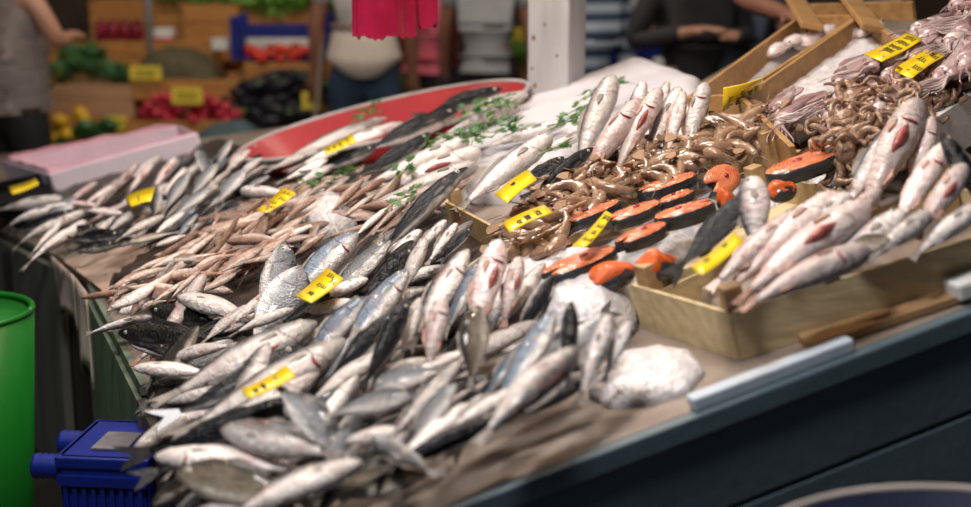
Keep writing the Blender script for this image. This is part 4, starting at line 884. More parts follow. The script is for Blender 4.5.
# ------------------------------------------------------------------ shrimps
def arc_pts(L, bendang, n=14, lift=0):
    pts = []; x = y = 0.0; a = -bendang/2
    for i in range(n):
        pts.append(V((x, y, lift*math.sin(i/(n-1)*PI)))); x += math.cos(a)*L/(n-1); y += math.sin(a)*L/(n-1); a += bendang/(n-1)
    c = sum(pts, V())/n; return [p-c for p in pts]
def make_shrimp(ba):
    root = empty('shrimp', None); pts = arc_pts(.105, ba, 19)
    rad = []
    for i in range(19):
        f = i/18; r = .0035+.0095*math.sin(min(1, f*1.25+.12)*PI*.62)**1.0 if f < .42 else .0122*(1-(f-.42)*1.15)
        rad.append(max(.0028, r*(1+.10*(1 if i % 2 else -1)*(f > .35))))
    bm = bmesh.new(); tube(bm, pts, rad, 10); obj('body', bm, M['shrimp'], root, True)
    d = (pts[-1]-pts[-2]).normalized(); s_ = V((-d.y, d.x, 0)); bm = bmesh.new()
    fan = [pts[-1]+s_*.003, pts[-1]+d*.018+s_*.013, pts[-1]+d*.024+s_*.004, pts[-1]+d*.024-s_*.004, pts[-1]+d*.018-s_*.013, pts[-1]-s_*.003]
    quad_slab(bm, [p+V((0,0,.001)) for p in fan[::-1]], V((0,0,1)), .002); obj('tail_fan', bm, M['shrimptail'], root)
    d0 = (pts[0]-pts[1]).normalized(); s0 = V((-d0.y, d0.x, 0))
    for sg in (1, -1):
        bm = bmesh.new(); tube(bm, [pts[0]+s0*sg*.002, pts[0]+d0*.025+s0*sg*.008+V((0,0,.006)), pts[0]+d0*.05+s0*sg*.022+V((0,0,.002))], [.0009,.0007,.0004], 5); obj('antenna', bm, M['shrimp'], root, True)
        bm = bmesh.new(); ball(bm, pts[1]+s0*sg*.0045+V((0,0,.004)), .0022, seg=8, rings=6); obj('eye', bm, M['pupil'], root, True)
    return root
def rand_frame(p, ang, tilt=25, scale=1.0):
    X = (vdir*math.cos(ang)+udir*math.sin(ang)).normalized(); t = math.radians(random.uniform(-tilt, tilt))
    X = (X*math.cos(t)+N*math.sin(t)).normalized(); Y = N.cross(X).normalized(); Z = X.cross(Y)
    r = math.radians(random.uniform(-tilt, tilt)); Y2 = Y*math.cos(r)+Z*math.sin(r); Z2 = X.cross(Y2)
    return frame(X, Y2, Z2, p, scale)
protos = [make_shrimp(b) for b in (2.6, 1.9, 3.2, 1.2)]; used_p = set()
def place(protos, i, Mx, label, cat, group):
    k = i % len(protos); p = protos[k]
    if id(p) not in used_p: used_p.add(id(p)); o = p; o.matrix_world = Mx
    else: o = dup(p, Mx)
    return tag(o, label, cat, group)
spots = scatter([(530,200),(566,168),(600,158),(640,150),(690,140),(720,128),(772,108),(782,124),(748,146),(700,162),(672,176),(640,186),(606,200),(560,214),(520,216)], 150, 9.5, 15000)
for i, (x, y) in enumerate(spots):
    place(protos, i, rand_frame(P(x, y, random.uniform(.0, .03)), random.uniform(0, 2*PI), 30, random.uniform(.95, 1.3)), 'brown glossy shrimp in the long heap behind the salmon steaks', 'shrimp', 'shrimps in the long heap')
spots = scatter([(505,236),(520,222),(556,216),(566,228),(552,250),(530,262),(508,258)], 16, 12)
for i, (x, y) in enumerate(spots):
    place(protos, i, rand_frame(P(x, y, random.uniform(.0, .02)), random.uniform(0, 2*PI), 30, 1.25), 'big shrimp lying below the tag at the left end of the shrimps', 'shrimp', 'shrimps by the tag')

# ------------------------------------------------------------------ salmon
def steak_outline(n=40):                 # horseshoe cross-section of a salmon
    o = []
    for i in range(n):
        a = 2*PI*i/n; r = 1+.06*math.cos(2*a); x = math.cos(a)*1.0*r; y = math.sin(a)*.86*r
        d = abs(math.atan2(math.sin(a-PI), math.cos(a-PI)))      # notch at the belly
        if d < .32: x *= .40+.60*(d/.32)**1.3
        o.append((x, y))
    return o
def make_steak(th):
    root = empty('salmon_steak', None); o = steak_outline(); R_ = .07
    bm = bmesh.new(); n = len(o); rings = []
    for z, s in ((-th/2, .97), (-th*.45, 1.0), (th*.45, 1.0), (th/2, .965)): rings.append([bm.verts.new(V((x*R_*s, y*R_*s, z))) for x, y in o])
    for j in range(3):
        for i in range(n): bm.faces.new((rings[j][i], rings[j][(i+1) % n], rings[j+1][(i+1) % n], rings[j+1][i]))
    bm.faces.new(rings[0][::-1]); obj('skin', bm, M['salmonskin'], root, True)
    bm = bmesh.new(); rr_ = []
    for z, s in ((th/2, .962), (th/2+.004, .92), (th/2+.006, .6)): rr_.append([bm.verts.new(V((x*R_*s, y*R_*s, z+.001*math.sin(i*1.7)))) for i, (x, y) in enumerate(o)])
    for j in range(2):
        for i in range(n): bm.faces.new((rr_[j][i], rr_[j][(i+1) % n], rr_[j+1][(i+1) % n], rr_[j+1][i]))
    bm.faces.new(rr_[2]); obj('flesh', bm, M['salmonflesh'], root, True)
    bm = bmesh.new(); tube(bm, [V((.012, 0, th/2)), V((.012, 0, th/2+.010))], [.009, .008], 12); obj('backbone', bm, M['blood'], root, True)
    return root
M['salmonskin'] = plain('salmon_steak_skin', (0.05,0.052,0.055), 0.25, c2=(0.012,0.012,0.014), scale=12, coat=0.5)
sts = [make_steak(.034), make_steak(.026)]
STK = [(592,217,32,200,.000,'salmon steak behind the narrow tag, the leftmost of the back row'),(634,216,28,10,.012,'salmon steak with a dark red centre, second of the back row'),
 (686,216,28,170,.012,'salmon steak with a round red hollow, right of the narrow tag'),(642,238,28,20,.010,'salmon steak in the middle row behind the bright orange fillets'),
 (668,189,29,0,.004,'thin salmon steak touching the shrimps'),(678,201,18,190,.006,'small salmon cut under the thin steak by the shrimps'),
 (806,167,39,185,.020,'large salmon steak farthest right beside the white foam'),(580,266,38,15,.010,'pale salmon steak in front of the narrow tag'),
 (553,256,20,0,.0,'small salmon cut at the left end below the shrimps'),(720,182,24,30,.0,'salmon steak lying grey skin up beside the grey standing fish')]
for i, (x, y, hw, a, h, lb) in enumerate(STK):
    p = P(x, y, h); s_ = hw/px_scale(x, y)/.072; a = math.radians(a)
    X = vdir*math.cos(a)+udir*math.sin(a); nn = N if i != 9 else (N*.55-udir*.6+vdir*.3).normalized()
    nn = (nn + udir*.10).normalized(); X = (X-nn*X.dot(nn)).normalized(); Y = nn.cross(X)
    place(sts, i, frame(X, Y, nn, p, s_*1.1, s_*.85, .8), lb, 'salmon steak', None)
def fillet(cx, cy, hw, hh, h, ang, lb):
    bm = bmesh.new(); ball(bm, V(), 1, seg=24, rings=14)
    for v in bm.verts:
        q = v.co.copy(); v.co = V((q.x, q.y*.9, q.z*.8+.18*math.sin(q.x*3+cx)))*(1+.30*noise.noise(q*1.6+V((cx, 0, 0)))+.10*noise.noise(q*5))
    s_ = px_scale(cx, cy); a = math.radians(ang); X = vdir*math.cos(a)+udir*math.sin(a)
    root = empty('salmon_fillet', frame(X, N.cross(X), N, P(cx, cy, h), hw/s_, hw/s_*.8, hh/s_*1.1), lb, 'fillet')
    obj('flesh', bm, M['roe'], root, True)
    bm = bmesh.new(); ball(bm, V((0, 0, -.22)), 1.0, 1.0, .82, seg=20, rings=10); obj('skin', bm, M['salmonskin'], root, True)
fillet(612, 275, 25, 14, .0, 10, 'bright orange fillet behind the ice mound, the left one')
fillet(656, 266, 22, 17, .004, 20, 'bright orange fillet beside the crate end, the right one')
fillet(782, 190, 15, 11, .02, 0, 'orange piece of salmon below the large right steak')
fillet(726, 200, 12, 13, .02, 50, 'orange sliver of salmon beside the dark salmon tail')

# ------------------------------------------------------------------ squid, octopus, cuttlefish
def make_squid(mat, pale, bend):
    root = empty('squid', None); pts = []; rad = []
    def pt(x): return V((x, bend*(x*x*3), 0))
    for i in range(12):
        f = i/11; pts.append(pt(.12-.20*f)); rad.append(max(.003, .026*math.sin(min(1, f*.9+.06)*PI*.56)))
    bm = bmesh.new(); tube(bm, pts, rad, 12, .75); obj('mantle', bm, mat, root, True)
    for sg in (1, -1):
        bm = bmesh.new(); o = [pt(.118)+V((0, sg*.002, 0)), pt(.09)+V((0, sg*.038, 0)), pt(.05)+V((0, sg*.034, 0)), pt(.02)+V((0, sg*.016, 0))]
        quad_slab(bm, [q+V((0,0,.004)) for q in (o if sg < 0 else o[::-1])], V((0,0,1)), .005); obj('fin', bm, mat, root)
    bm = bmesh.new(); ball(bm, pt(-.095), .022, .017, .015, seg=12, rings=8); obj('head', bm, pale, root, True)
    for k in range(6):
        a = (k-2.5)/2.5; bm = bmesh.new(); tp = [pt(-.108)+V((0, a*.012, 0))]
        for j in range(1, 8): tp.append(pt(-.108-.014*j)+V((0, a*(.012+.003*j)+.006*math.sin(j*.9+k*1.7), .006*math.sin(j*.8+k))))
        tube(bm, tp, [.0055*(1-j/8.5) for j in range(8)], 6); obj('tentacle', bm, mat, root, True)
    for sg in (1, -1):
        bm = bmesh.new(); ball(bm, pt(-.095)+V((0, sg*.0165, .004)), .0055, .003, .0055, seg=10, rings=6); obj('eye', bm, M['pupil'], root, True)
    return root
sq = [make_squid(M['squid'], M['squidpale'], .0), make_squid(M['squidpale'], M['squid'], .5), make_squid(M['squid'], M['squidpale'], -.6)]
for i, (x, y) in enumerate(scatter([(832,104),(862,78),(900,52),(936,16),(990,-20),(1015,20),(985,56),(930,80),(880,100),(846,122)], 44, 14)):
    place(sq, i, rand_frame(P(x, y, random.uniform(.02, .07)+max(0, (x-850)*.0003)), math.radians(random.gauss(40, 14)), 10, random.uniform(.8, 1.1)), 'long pinkish squid in the heap around the two right-hand tags', 'squid', 'squids at the right')
for hx, hy, tx, ty, lb in ((856,56,832,86,'dark red squid lying on the ice by the nearer cuttlefish crate'),(800,86,776,112,'slim reddish squid in front of the nearer cuttlefish crate'),(816,92,770,128,'brown squid with curled arms beside the upper shrimps'),(790,92,756,118,'pinkish squid at the left end of the squid heap')):
    A = P(hx, hy, .04); B = P(tx, ty, .03); X = (A-B).normalized(); Y = N.cross(X).normalized(); Z = X.cross(Y)
    tag(dup(sq[len(lb) % 3], frame(X, Y, Z, (A+B)/2, min(1.4, (A-B).length/.24))), lb, 'squid')
def make_octopus(seed):
    rr = random.Random(seed); root = empty('octopus', None)
    bm = bmesh.new(); ball(bm, V((-.012, 0, .016)), .034, .027, .026, seg=16, rings=10); obj('head', bm, M['octopus'], root, True)
    for k in range(8):
        a = 2*PI*k/8+rr.uniform(-.2, .2); p = V((math.cos(a)*.018, math.sin(a)*.018, .008)); d = a; tp = [p]; cur = rr.choice((-1, 1))*rr.uniform(.25, .55)
        for j in range(13):
            d += cur*(j/9); p = p+V((math.cos(d)*.0105, math.sin(d)*.0105, .007*math.sin(j*.9+k))); tp.append(p)
        bm = bmesh.new(); tube(bm, tp, [.0135*(1-j/17) for j in range(14)], 7); obj('arm', bm, M['octopus'], root, True)
    return root
oc = [make_octopus(s_) for s_ in (3, 8, 21)]
for i, (x, y) in enumerate(scatter([(842,140),(850,108),(866,92),(900,78),(940,64),(985,40),(985,62),(926,100),(900,112),(880,142),(846,160)], 46, 11)):
    place(oc, i, rand_frame(P(x, y, random.uniform(.02, .055)), random.uniform(0, 6.28), 35, random.uniform(.65, .95)), 'brown glossy octopus with curled arms in the heap under the right-hand tags', 'octopus', 'octopuses at the right')
def make_cuttle():
    root = empty('cuttlefish', None); bm = bmesh.new(); ball(bm, V(), .044, .030, .021, seg=20, rings=12)
    for v in bm.verts: v.co.z += .005*noise.noise(v.co*40)
    obj('mantle', bm, M['cuttle'], root, True)
    bm = bmesh.new(); tube(bm, [V((math.cos(t)*.045, math.sin(t)*.033, -.004)) for t in [2*PI*k/28 for k in range(29)]], .004, 6); obj('fin', bm, M['squidpale'], root, True)
    bm = bmesh.new(); ball(bm, V((-.047, 0, -.002)), .018, .017, .013, seg=12, rings=8); obj('head', bm, M['cuttle'], root, True)
    for sg in (1, -1):
        bm = bmesh.new(); ball(bm, V((-.050, sg*.013, .006)), .0045, seg=8, rings=6); obj('eye', bm, M['pupil'], root, True)
    return root
cu = [make_cuttle()]
for i, (x, y, w) in enumerate(((776,50,'first'),(794,41,'second'),(812,37,'third'),(826,32,'fourth'))):
    place(cu, i, rand_frame(P(x, y, .008), math.radians(200), 12, .9), f'white cuttlefish on ice, {w} from the left in the farther crate', 'cuttlefish', None)
for i, (x, y, w) in enumerate(((790,70,'first'),(798,66,'second'),(812,56,'third'),(828,44,'fourth'),(848,34,'fifth'),(868,30,'sixth'))):
    place(cu, i, rand_frame(P(x, y, .012), math.radians(190), 12, .9), f'white cuttlefish on ice, {w} from the left in the nearer crate', 'cuttlefish', None)

# ------------------------------------------------------------------ parsley sprigs on the fish
def make_sprig(seed):
    rr = random.Random(seed); root = empty('parsley_sprig', None); bm = bmesh.new()
    tube(bm, [V((-.05, 0, .004)), V((-.01, .004, .008)), V((.03, -.002, .006))], .0013, 5); obj('stem', bm, M['stem'], root, True)
    for k in range(11):
        b = V((rr.uniform(-.015, .045), rr.uniform(-.022, .022), rr.uniform(.004, .014))); a = rr.uniform(0, 6.28); s_ = rr.uniform(.013, .021); bm = bmesh.new()
        o = [(0,0),(.5,.55),(.45,.2),(.9,.5),(.8,.12),(1.25,0),(.8,-.12),(.9,-.5),(.45,-.2),(.5,-.55)]
        tz = rr.uniform(-.4, .5)
        quad_slab(bm, [b+V(((x*math.cos(a)-y*math.sin(a))*s_, (x*math.sin(a)+y*math.cos(a))*s_, x*s_*tz)) for x, y in o[::-1]], V((0,0,1)), .0008); obj('leaf', bm, M['leaf'], root)
    return root
spg = [make_sprig(s_) for s_ in (1, 2, 5)]
for i, (x, y, a) in enumerate(((478,112,20),(492,106,40),(502,104,10),(512,108,70),(470,116,30),(508,130,10),(524,131,200),(516,126,90),(488,128,40),(466,136,10),(482,134,120),(476,142,60),(600,94,30),(588,99,10),(620,86,50),(575,118,30),(566,126,10),(582,112,70),(570,122,150),(556,152,30),(430,148,60),(448,140,20),(404,176,30),(366,116,20),(312,186,40),(352,172,100),(404,202,20))):
    place(spg, i, rand_frame(P(x, y, .045), math.radians(a), 15, random.uniform(.9, 1.25)), 'sprig of green parsley scattered on the fish near the post', 'parsley', 'parsley sprigs')
# ------------------------------------------------------------------ things around the stall
# stack of blue crates under the left corner
def plastic_crate(cx, cy, z0, w, d, h, lb, top=True):
    root = empty('plastic_crate', Matrix.Translation(V((cx, cy, z0))) @ Matrix.Rotation(math.radians(-6), 4, 'Z'), lb, 'crate', None)
    bm = bmesh.new()
    for (sx, sy, ox, oy) in ((w, .012, 0, -d/2), (w, .012, 0, d/2), (.012, d, -w/2, 0), (.012, d, w/2, 0)): box(bm, V((ox, oy, h/2)), sx, sy, h, bev=.003)
    box(bm, V((0, 0, h-.012)), w+.02, d+.02, .024, bev=.004); box(bm, V((0, 0, .01)), w, d, .02)
    for k in range(9): box(bm, V((-w/2+w*(k+.5)/9, -d/2-.007, h*.42)), .008, .010, h*.72)
    box(bm, V((0, -d/2-.008, h*.80)), w+.01, .014, .02); obj('shell', bm, M['bluecrate'], root)
    for oy in (-d*.36, d*.30):
        bm = bmesh.new(); pts = [V((-w/2-.066+.066*k/10, oy, h-.035)) for k in range(11)]
        tube(bm, pts, [.026 if k % 2 else .0235 for k in range(11)], 14); obj('handle_tube', bm, M['bluecrate'], root, True)
    if top: bm = bmesh.new(); box(bm, V((.0, -.02, h+.003)), .07, .09, .004); obj('label', bm, M['label'], root); 
    return root
pc = BY(107, 458, 2.40); zt = pc.z
for k, (nm, lb) in enumerate((('t', 'blue plastic crate with two tube handles, top of the stack at bottom left'), ('m', 'blue plastic crate in the middle of the stack at bottom left'), ('b', 'blue plastic crate on the ground, lowest of the stack at bottom left'))):
    plastic_crate(pc.x, 2.50, zt-(k+1)*zt/3, .165, .19, zt/3, lb, k == 0)
gb = BY(-14, 322, 3.0); root = empty('green_bin', Matrix.Translation(V((gb.x-.105, 3.10, 0))), 'bright green round plastic bin at the left edge', 'bin')
obj('body', lathe(bmesh.new(), [(.10,.0),(.12,.02),(.175,gb.z-.01),(.165,gb.z-.01),(.12,.03)], 40), M['greenbin'], root, True)
bm = bmesh.new(); tube(bm, [V((.17*math.cos(t), .17*math.sin(t), gb.z-.004)) for t in [2*PI*k/40 for k in range(41)]], .008, 8); obj('rim', bm, M['greenbin'], root, True)
bm = bmesh.new(); lathe(bm, [(.001, gb.z-.006), (.165, gb.z-.012), (.165, gb.z-.02), (.001, gb.z-.02)], 40); obj('lid', bm, M['greenbin'], root, True)
nb = BY(1010, 592, 1.34); root = empty('storage_tub', Matrix.Translation(V((nb.x, 1.34, 0))), 'dark navy tall tub with pale rim at the bottom right corner', 'tub')
obj('body', lathe(bmesh.new(), [(.22,.0),(.24,.02),(.298,nb.z-.006),(.288,nb.z-.006),(.22,.04)], 48), M['navy'], root, True)
bm = bmesh.new(); tube(bm, [V((.295*math.cos(t), .295*math.sin(t), nb.z-.004)) for t in [2*PI*k/48 for k in range(49)]], .005, 8); obj('rim', bm, M['rim'], root, True)
# red plastic bags hanging from a cord
def bag(x0, x1, y1, yw, seed, lb, z1=1.95):
    rr = random.Random(seed); a = BY(x0, y1, yw); b = BY(x1, y1, yw); c = (a+b)/2; w = (b.x-a.x)/2
    root = empty('plastic_bag', Matrix.Translation(V((c.x, yw, a.z))), lb, 'bag'); bm = bmesh.new(); n = 40; rows = []
    H_ = .42
    for j in range(12):
        f = j/11; row = []
        for k in range(n):
            t = 2*PI*k/n; fold = 1+.16*math.sin(5*t+seed)*(1-f*.4)+.08*math.sin(11*t+seed*2); wd = w*(1.0-.62*max(0, f-.15)**1.4)
            row.append(bm.verts.new(V((math.cos(t)*wd*fold, math.sin(t)*wd*.42*fold, H_*f+((.006*math.sin(5*t+seed)+.004*math.sin(17*t)) if j == 0 else 0)))))
        rows.append(row)
    for j in range(11):
        for k in range(n): bm.faces.new((rows[j][k], rows[j][(k+1) % n], rows[j+1][(k+1) % n], rows[j+1][k]))
    bm.faces.new(rows[-1]); o = obj('film', bm, M['bag'], root, True)
    bm = bmesh.new(); tube(bm, [V((0, 0, H_-.02)), V((0, 0, z1-a.z))], .006, 6); obj('tie', bm, M['bag'], root, True)
bag(355, 412, 37, 3.35, 1, 'red plastic bag bundle hanging at the top, the left half'); bag(398, 437, 26, 3.39, 4, 'red plastic bag bundle hanging at the top, the right half')
bm = bmesh.new(); bx_ = BY(393, 0, 3.36); tube(bm, [V((-1.6, 3.37, 1.96)), V((1.9, 3.37, 1.96))], .012, 10); tag(obj('hanging_rail', bm, M['metal'], None, True), 'metal rail from which the red plastic bags hang', 'rail')
# ------------------------------------------------------------------ the market behind: ground, wall
bm = bmesh.new(); quad_slab(bm, [V((-9,-2,0)), V((9,-2,0)), V((9,12.2,0)), V((-9,12.2,0))], V((0,0,1)), .1); tag(obj('floor', bm, M['ground']), kind='structure')
bm = bmesh.new(); quad_slab(bm, [V((-9,12,0)), V((9,12,0)), V((9,12,4.5)), V((-9,12,4.5))], V((0,-1,0)), .12); tag(obj('wall_back', bm, M['wall']), kind='structure')
def slat_box(name, x0, y0, x1, y1, yw, d, mat, lb, cat='crate', slats=2, solid_back=True, z0=None, tilt=0):
    """wooden crate whose front face fills the given picture rectangle at distance yw; stands on z0"""
    a = BY(x0, y1, yw); b = BY(x1, y0, yw); w = b.x-a.x; h = b.z-a.z
    root = empty(name, Matrix.Translation(V((a.x, yw, a.z))), lb, cat)
    for nm, c, sx, sy in (('front', V((w/2, 0, 0)), w, .014), ('back', V((w/2, d, 0)), w, .014), ('side', V((0, d/2, 0)), .014, d), ('side', V((w, d/2, 0)), .014, d)):
        bm = bmesh.new(); sh = h/slats
        for k in range(slats): box(bm, c+V((0, 0, sh*(k+.5))), sx, sy, sh*.93, bev=.003)
        obj(nm, bm, mat, root)
    bm = bmesh.new(); box(bm, V((w/2, d/2, .008)), w, d, .016); obj('bottom', bm, mat, root)
    return root, a, b, w, h, d
def heap(name, x0, x1, ytop, ybase, yw, d, mat, lb, cat, n=26, amp=.02, freq=16):
    a = BY(x0, ybase, yw); b = BY(x1, ytop, yw); w = b.x-a.x; h = b.z-a.z; bm = bmesh.new(); g = []
    for i in range(n+1):
        r = []
        for j in range(n//2+1):
            u, v = i/n, j/(n//2); f = (math.sin(PI*u)**.6)*(math.sin(PI*min(1, v*.9+.1))**.5)
            p = V((a.x+w*u, yw+.02+d*v, a.z+h*f)); p.z += amp*noise.noise(p*freq)*f; r.append(bm.verts.new(p))
        g.append(r)
    for i in range(n):
        for j in range(n//2): bm.faces.new((g[i][j], g[i+1][j], g[i+1][j+1], g[i][j+1]))
    be = [e for e in bm.edges if e.is_boundary]; r = bmesh.ops.extrude_edge_only(bm, edges=be)
    for v in r['geom']:
        if isinstance(v, bmesh.types.BMVert): v.co.z = a.z-.02
    return tag(obj(name, bm, mat, None, True), lb, cat, None, 'stuff')
def leafy(name, cx, cy, yw, r, n, mat, lb, cat, group, seed, flat=.7, leaf=.05):
    rr = random.Random(seed); c = BY(cx, cy, yw); root = empty(name, Matrix.Translation(c), lb, cat, group); bm = bmesh.new()
    for k in range(n):
        d = V((rr.gauss(0, 1), rr.gauss(0, 1), rr.gauss(0, 1)+.4)).normalized(); p = V((d.x*r, d.y*r, d.z*r*flat))*rr.uniform(.45, 1)
        t = d.cross(V((rr.random(), rr.random(), rr.random()))).normalized(); s_ = d.cross(t); L_ = leaf*rr.uniform(.6, 1.2)
        o = [p, p+t*L_*.4+s_*L_*.25, p+t*L_+d*L_*.2, p+t*L_*.4-s_*L_*.25]
        quad_slab(bm, o, d, .002)
    obj('leaves', bm, mat, root)
    bm = bmesh.new(); tube(bm, [V((0, 0, -r*.5)), V((0, 0, r*.3))], [r*.18, r*.10], 8); obj('stalks', bm, M['stem'], root, True); return root
def sign(x0, y0, x1, y1, yw, lb, tilt=.0):
    a = BY(x0, y1, yw); b = BY(x1, y0, yw); root = empty('price_card', Matrix.Translation(V(((a.x+b.x)/2, yw, a.z))) @ Matrix.Rotation(tilt, 4, 'Y'), lb, 'price card'); w = b.x-a.x; h = b.z-a.z
    bm = bmesh.new(); box(bm, V((0, 0, h/2)), w, .004, h, bev=.001); obj('card', bm, M['signyellow'], root); bm = bmesh.new(); tube(bm, [V((0, .006, h*.8)), V((0, .012, -.10))], .004, 6); obj('stick', bm, M['block'], root, True)
    for k in range(2):
        bm = bmesh.new(); tube(bm, [V((-w*.32+w*.64*q/9, -.004, h*(.64-.3*k)+h*.07*math.sin(q*2.3+k))) for q in range(10)], .003, 5); obj('handwriting', bm, M['ink'], root)
def balls(name, spots, yw, r, mat, lb, cat, group, stretch=1.0, stem=None):
    proto = None
    for i, (x, y) in enumerate(spots):
        p = BY(x, y, yw); p.y += random.uniform(0, .12)
        Mx = Matrix.Translation(p) @ Matrix.Rotation(random.uniform(-.6, .6), 4, 'Z') @ Matrix.Rotation(random.uniform(-.4, .4), 4, 'Y')
        if proto is None:
            proto = empty(name, Mx); bm = bmesh.new(); ball(bm, V(), r*stretch, r, r*.92, seg=14, rings=9); obj('fruit', bm, mat, proto, True)
            bm = bmesh.new(); tube(bm, [V((r*stretch*.9, 0, 0)), V((r*stretch*1.25, 0, r*.2))], [r*.22, r*.12], 6); obj('stalk', bm, M['stem'], proto, True); o = proto
        else: o = dup(proto, Mx)
        tag(o, lb, cat, group)
# stepped stand carrying the crates
bm = bmesh.new()
st = empty('produce_stand', Matrix.Translation(V((-1.5, 7.7, 0))), 'stepped wooden stand carrying the vegetable crates behind', 'stand')
for k, (y, z) in enumerate(((7.55, .60), (7.95, .78), (8.4, BY(140, 40, 8.5).z+.02))):
    bm = bmesh.new(); box(bm, V((-.6, y+.2-7.7, z/2-.02)), 2.3, .42, z-.04); obj('step', bm, M['orangewood'], st)
slat_box('wooden_crate', 48, 84, 131, 116, 7.5, .40, M['palewood'], 'wooden crate with a pale top board holding green herbs')
slat_box('wooden_crate', 30, 116, 131, 150, 7.45, .40, M['orangewood'], 'orange wooden crate of peppers under the herb crate')
slat_box('wooden_crate', 132, 79, 247, 100, 7.5, .40, M['orangewood'], 'orange wooden crate of olive-brown beans')
slat_box('wooden_crate', 128, 120, 240, 150, 7.4, .40, M['orangewood'], 'orange wooden crate of red radishes in the lowest row')
slat_box('wooden_crate', 92, 41, 124, 70, 8.0, .35, M['orangewood'], 'small orange crate behind the herbs, left of the beans')
slat_box('wooden_crate', 126, 41, 213, 72, 8.0, .35, M['orangewood'], 'wide orange crate behind the bean heap')
slat_box('wooden_crate', 92, 0, 188, 40, 8.5, .3, M['orangewood'], 'tall orange crate at the back behind the dark red jars', slats=3)
slat_box('wooden_crate', 186, 4, 236, 62, 8.2, .3, M['orangewood'], 'tall orange crate left of the blue tomato crate', slats=3)
slat_box('wooden_crate', 222, 8, 324, 40, 8.5, .3, M['orangewood'], 'orange crate of lettuce at the top behind the blue tomato crate')
slat_box('wooden_crate', 246, 62, 318, 86, 7.7, .35, M['orangewood'], 'orange crate under the blue tomato crate')
slat_box('wooden_crate', 196, 78, 246, 112, 7.75, .3, M['orangewood'], 'orange crate in the shade left of the aubergines')
slat_box('wooden_crate', 405, 58, 452, 82, 8.3, .35, M['orangewood'], 'orange crate of tomatoes between the two standing men')
slat_box('wooden_crate', 496, 60, 530, 96, 8.3, .35, M['orangewood'], 'orange crate left of the white post')
slat_box('wooden_crate', 612, 16, 684, 46, 8.3, .35, M['palewood'], 'pale wooden crate behind the blue crates right of the post')
for k, (x, y, r) in enumerate(((62,72,.10),(80,64,.11),(98,68,.10),(116,74,.09),(72,56,.10),(92,54,.09),(124,78,.06))):
    leafy('herb_bunch', x, y, 7.62+.04*(k % 3), r, 130, M['greens'], 'bunch of dark green herbs in the crate beside the standing woman', 'herbs', 'herb bunches', k)
for k, (x, y) in enumerate(((238,4),(258,2),(280,3),(302,2),(200,0),(330,2),(172,-4))):
    leafy('lettuce', x, y, 8.5, .10, 90, M['lettuce'], 'light green lettuce head on the top row behind', 'lettuce', 'lettuces on the top row', 40+k, leaf=.09)
heap('bean_heap', 126, 214, 48, 80, 7.52, .36, M['olive'], 'heap of olive-brown beans in the orange crate', 'beans')
balls('radish', scatter([(140,112),(150,100),(180,96),(220,102),(236,116),(228,124),(142,124)], 46, 8.5), 7.4, .034, M['radish'], 'red radish in the heap under the yellow card', 'radish', 'radishes')
balls('tomato', scatter([(248,50),(314,49),(316,58),(248,60)], 24, 5.5), 7.68, .034, M['tomato'], 'red tomato in the blue crate', 'tomato', 'tomatoes in the blue crate')
balls('tomato', scatter([(406,48),(450,46),(450,58),(406,59)], 10, 7), 8.3, .034, M['tomato'], 'red tomato behind the man in jeans', 'tomato', 'tomatoes behind the man in jeans')
balls('tomato', scatter([(616,46),(644,45),(644,52),(616,53)], 5, 6), 7.68, .034, M['tomato'], 'red tomato in the blue crate right of the post', 'tomato', 'tomatoes right of the post')
balls('aubergine', scatter([(226,100),(250,82),(300,78),(322,86),(322,108),(290,122),(230,118)], 34, 11), 7.5, .05, M['egg'], 'dark purple aubergine in the heap behind the red tub', 'aubergine', 'aubergines', 2.0)
balls('lemon', scatter([(46,128),(60,116),(84,114),(84,124),(58,140),(44,142)], 12, 9), 7.42, .04, M['lemon'], 'yellow lemon in the low crate behind the lilac box', 'lemon', 'lemons', 1.15)
balls('green_pepper', scatter([(58,136),(84,126),(106,124),(104,136),(70,142)], 12, 9), 7.40, .042, M['pepper'], 'dark green pepper in the low crate behind the lilac box', 'pepper', 'green peppers', 1.5)
balls('tan_potato', scatter([(618,18),(660,18),(664,38),(616,38)], 12, 9), 8.26, .045, M['block'], 'tan potato in the pale crate right of the post', 'potato', 'potatoes right of the post', 1.3)
heap('cloth_bundle', 185, 268, 122, 152, 7.1, .3, M['tealcloth'], 'dark teal cloth bundle behind the red tub tip', 'cloth', amp=.05, freq=7)
sign(130, 66, 161, 80, 7.48, 'pale yellow price card on the bean heap'); sign(172, 87, 202, 104, 7.36, 'yellow price card over the red radishes')
sign(105, 116, 127, 131, 7.44, 'yellow price card by the green peppers'); sign(302, 92, 322, 109, 7.3, 'yellow price card beside the aubergines'); sign(508, 28, 527, 41, 8.2, 'yellow price card left of the white post')
for k, x in enumerate((102, 114, 126, 138)):
    p = BY(x, 40, 8.1); root = empty('red_jar', Matrix.Translation(p), 'dark red jar on the shelf behind the herbs', 'jar', 'dark red jars')
    obj('jar', lathe(bmesh.new(), [(.03,0),(.034,.01),(.034,.085),(.026,.10)], 20), M['jar'], root, True); obj('lid', lathe(bmesh.new(), [(.028,.10),(.028,.118)], 20), M['jar'], root, True)
p = BY(164, 40, 8.1); root = empty('punnet', Matrix.Translation(p), 'white punnet with a red rim beside the grey pole', 'punnet'); bm = bmesh.new(); box(bm, V((0, 0, .035)), .12, .10, .07, bev=.008); obj('tray', bm, M['foam'], root); bm = bmesh.new(); box(bm, V((0, 0, .008)), .124, .104, .02, bev=.004); obj('rim', bm, M['radish'], root)
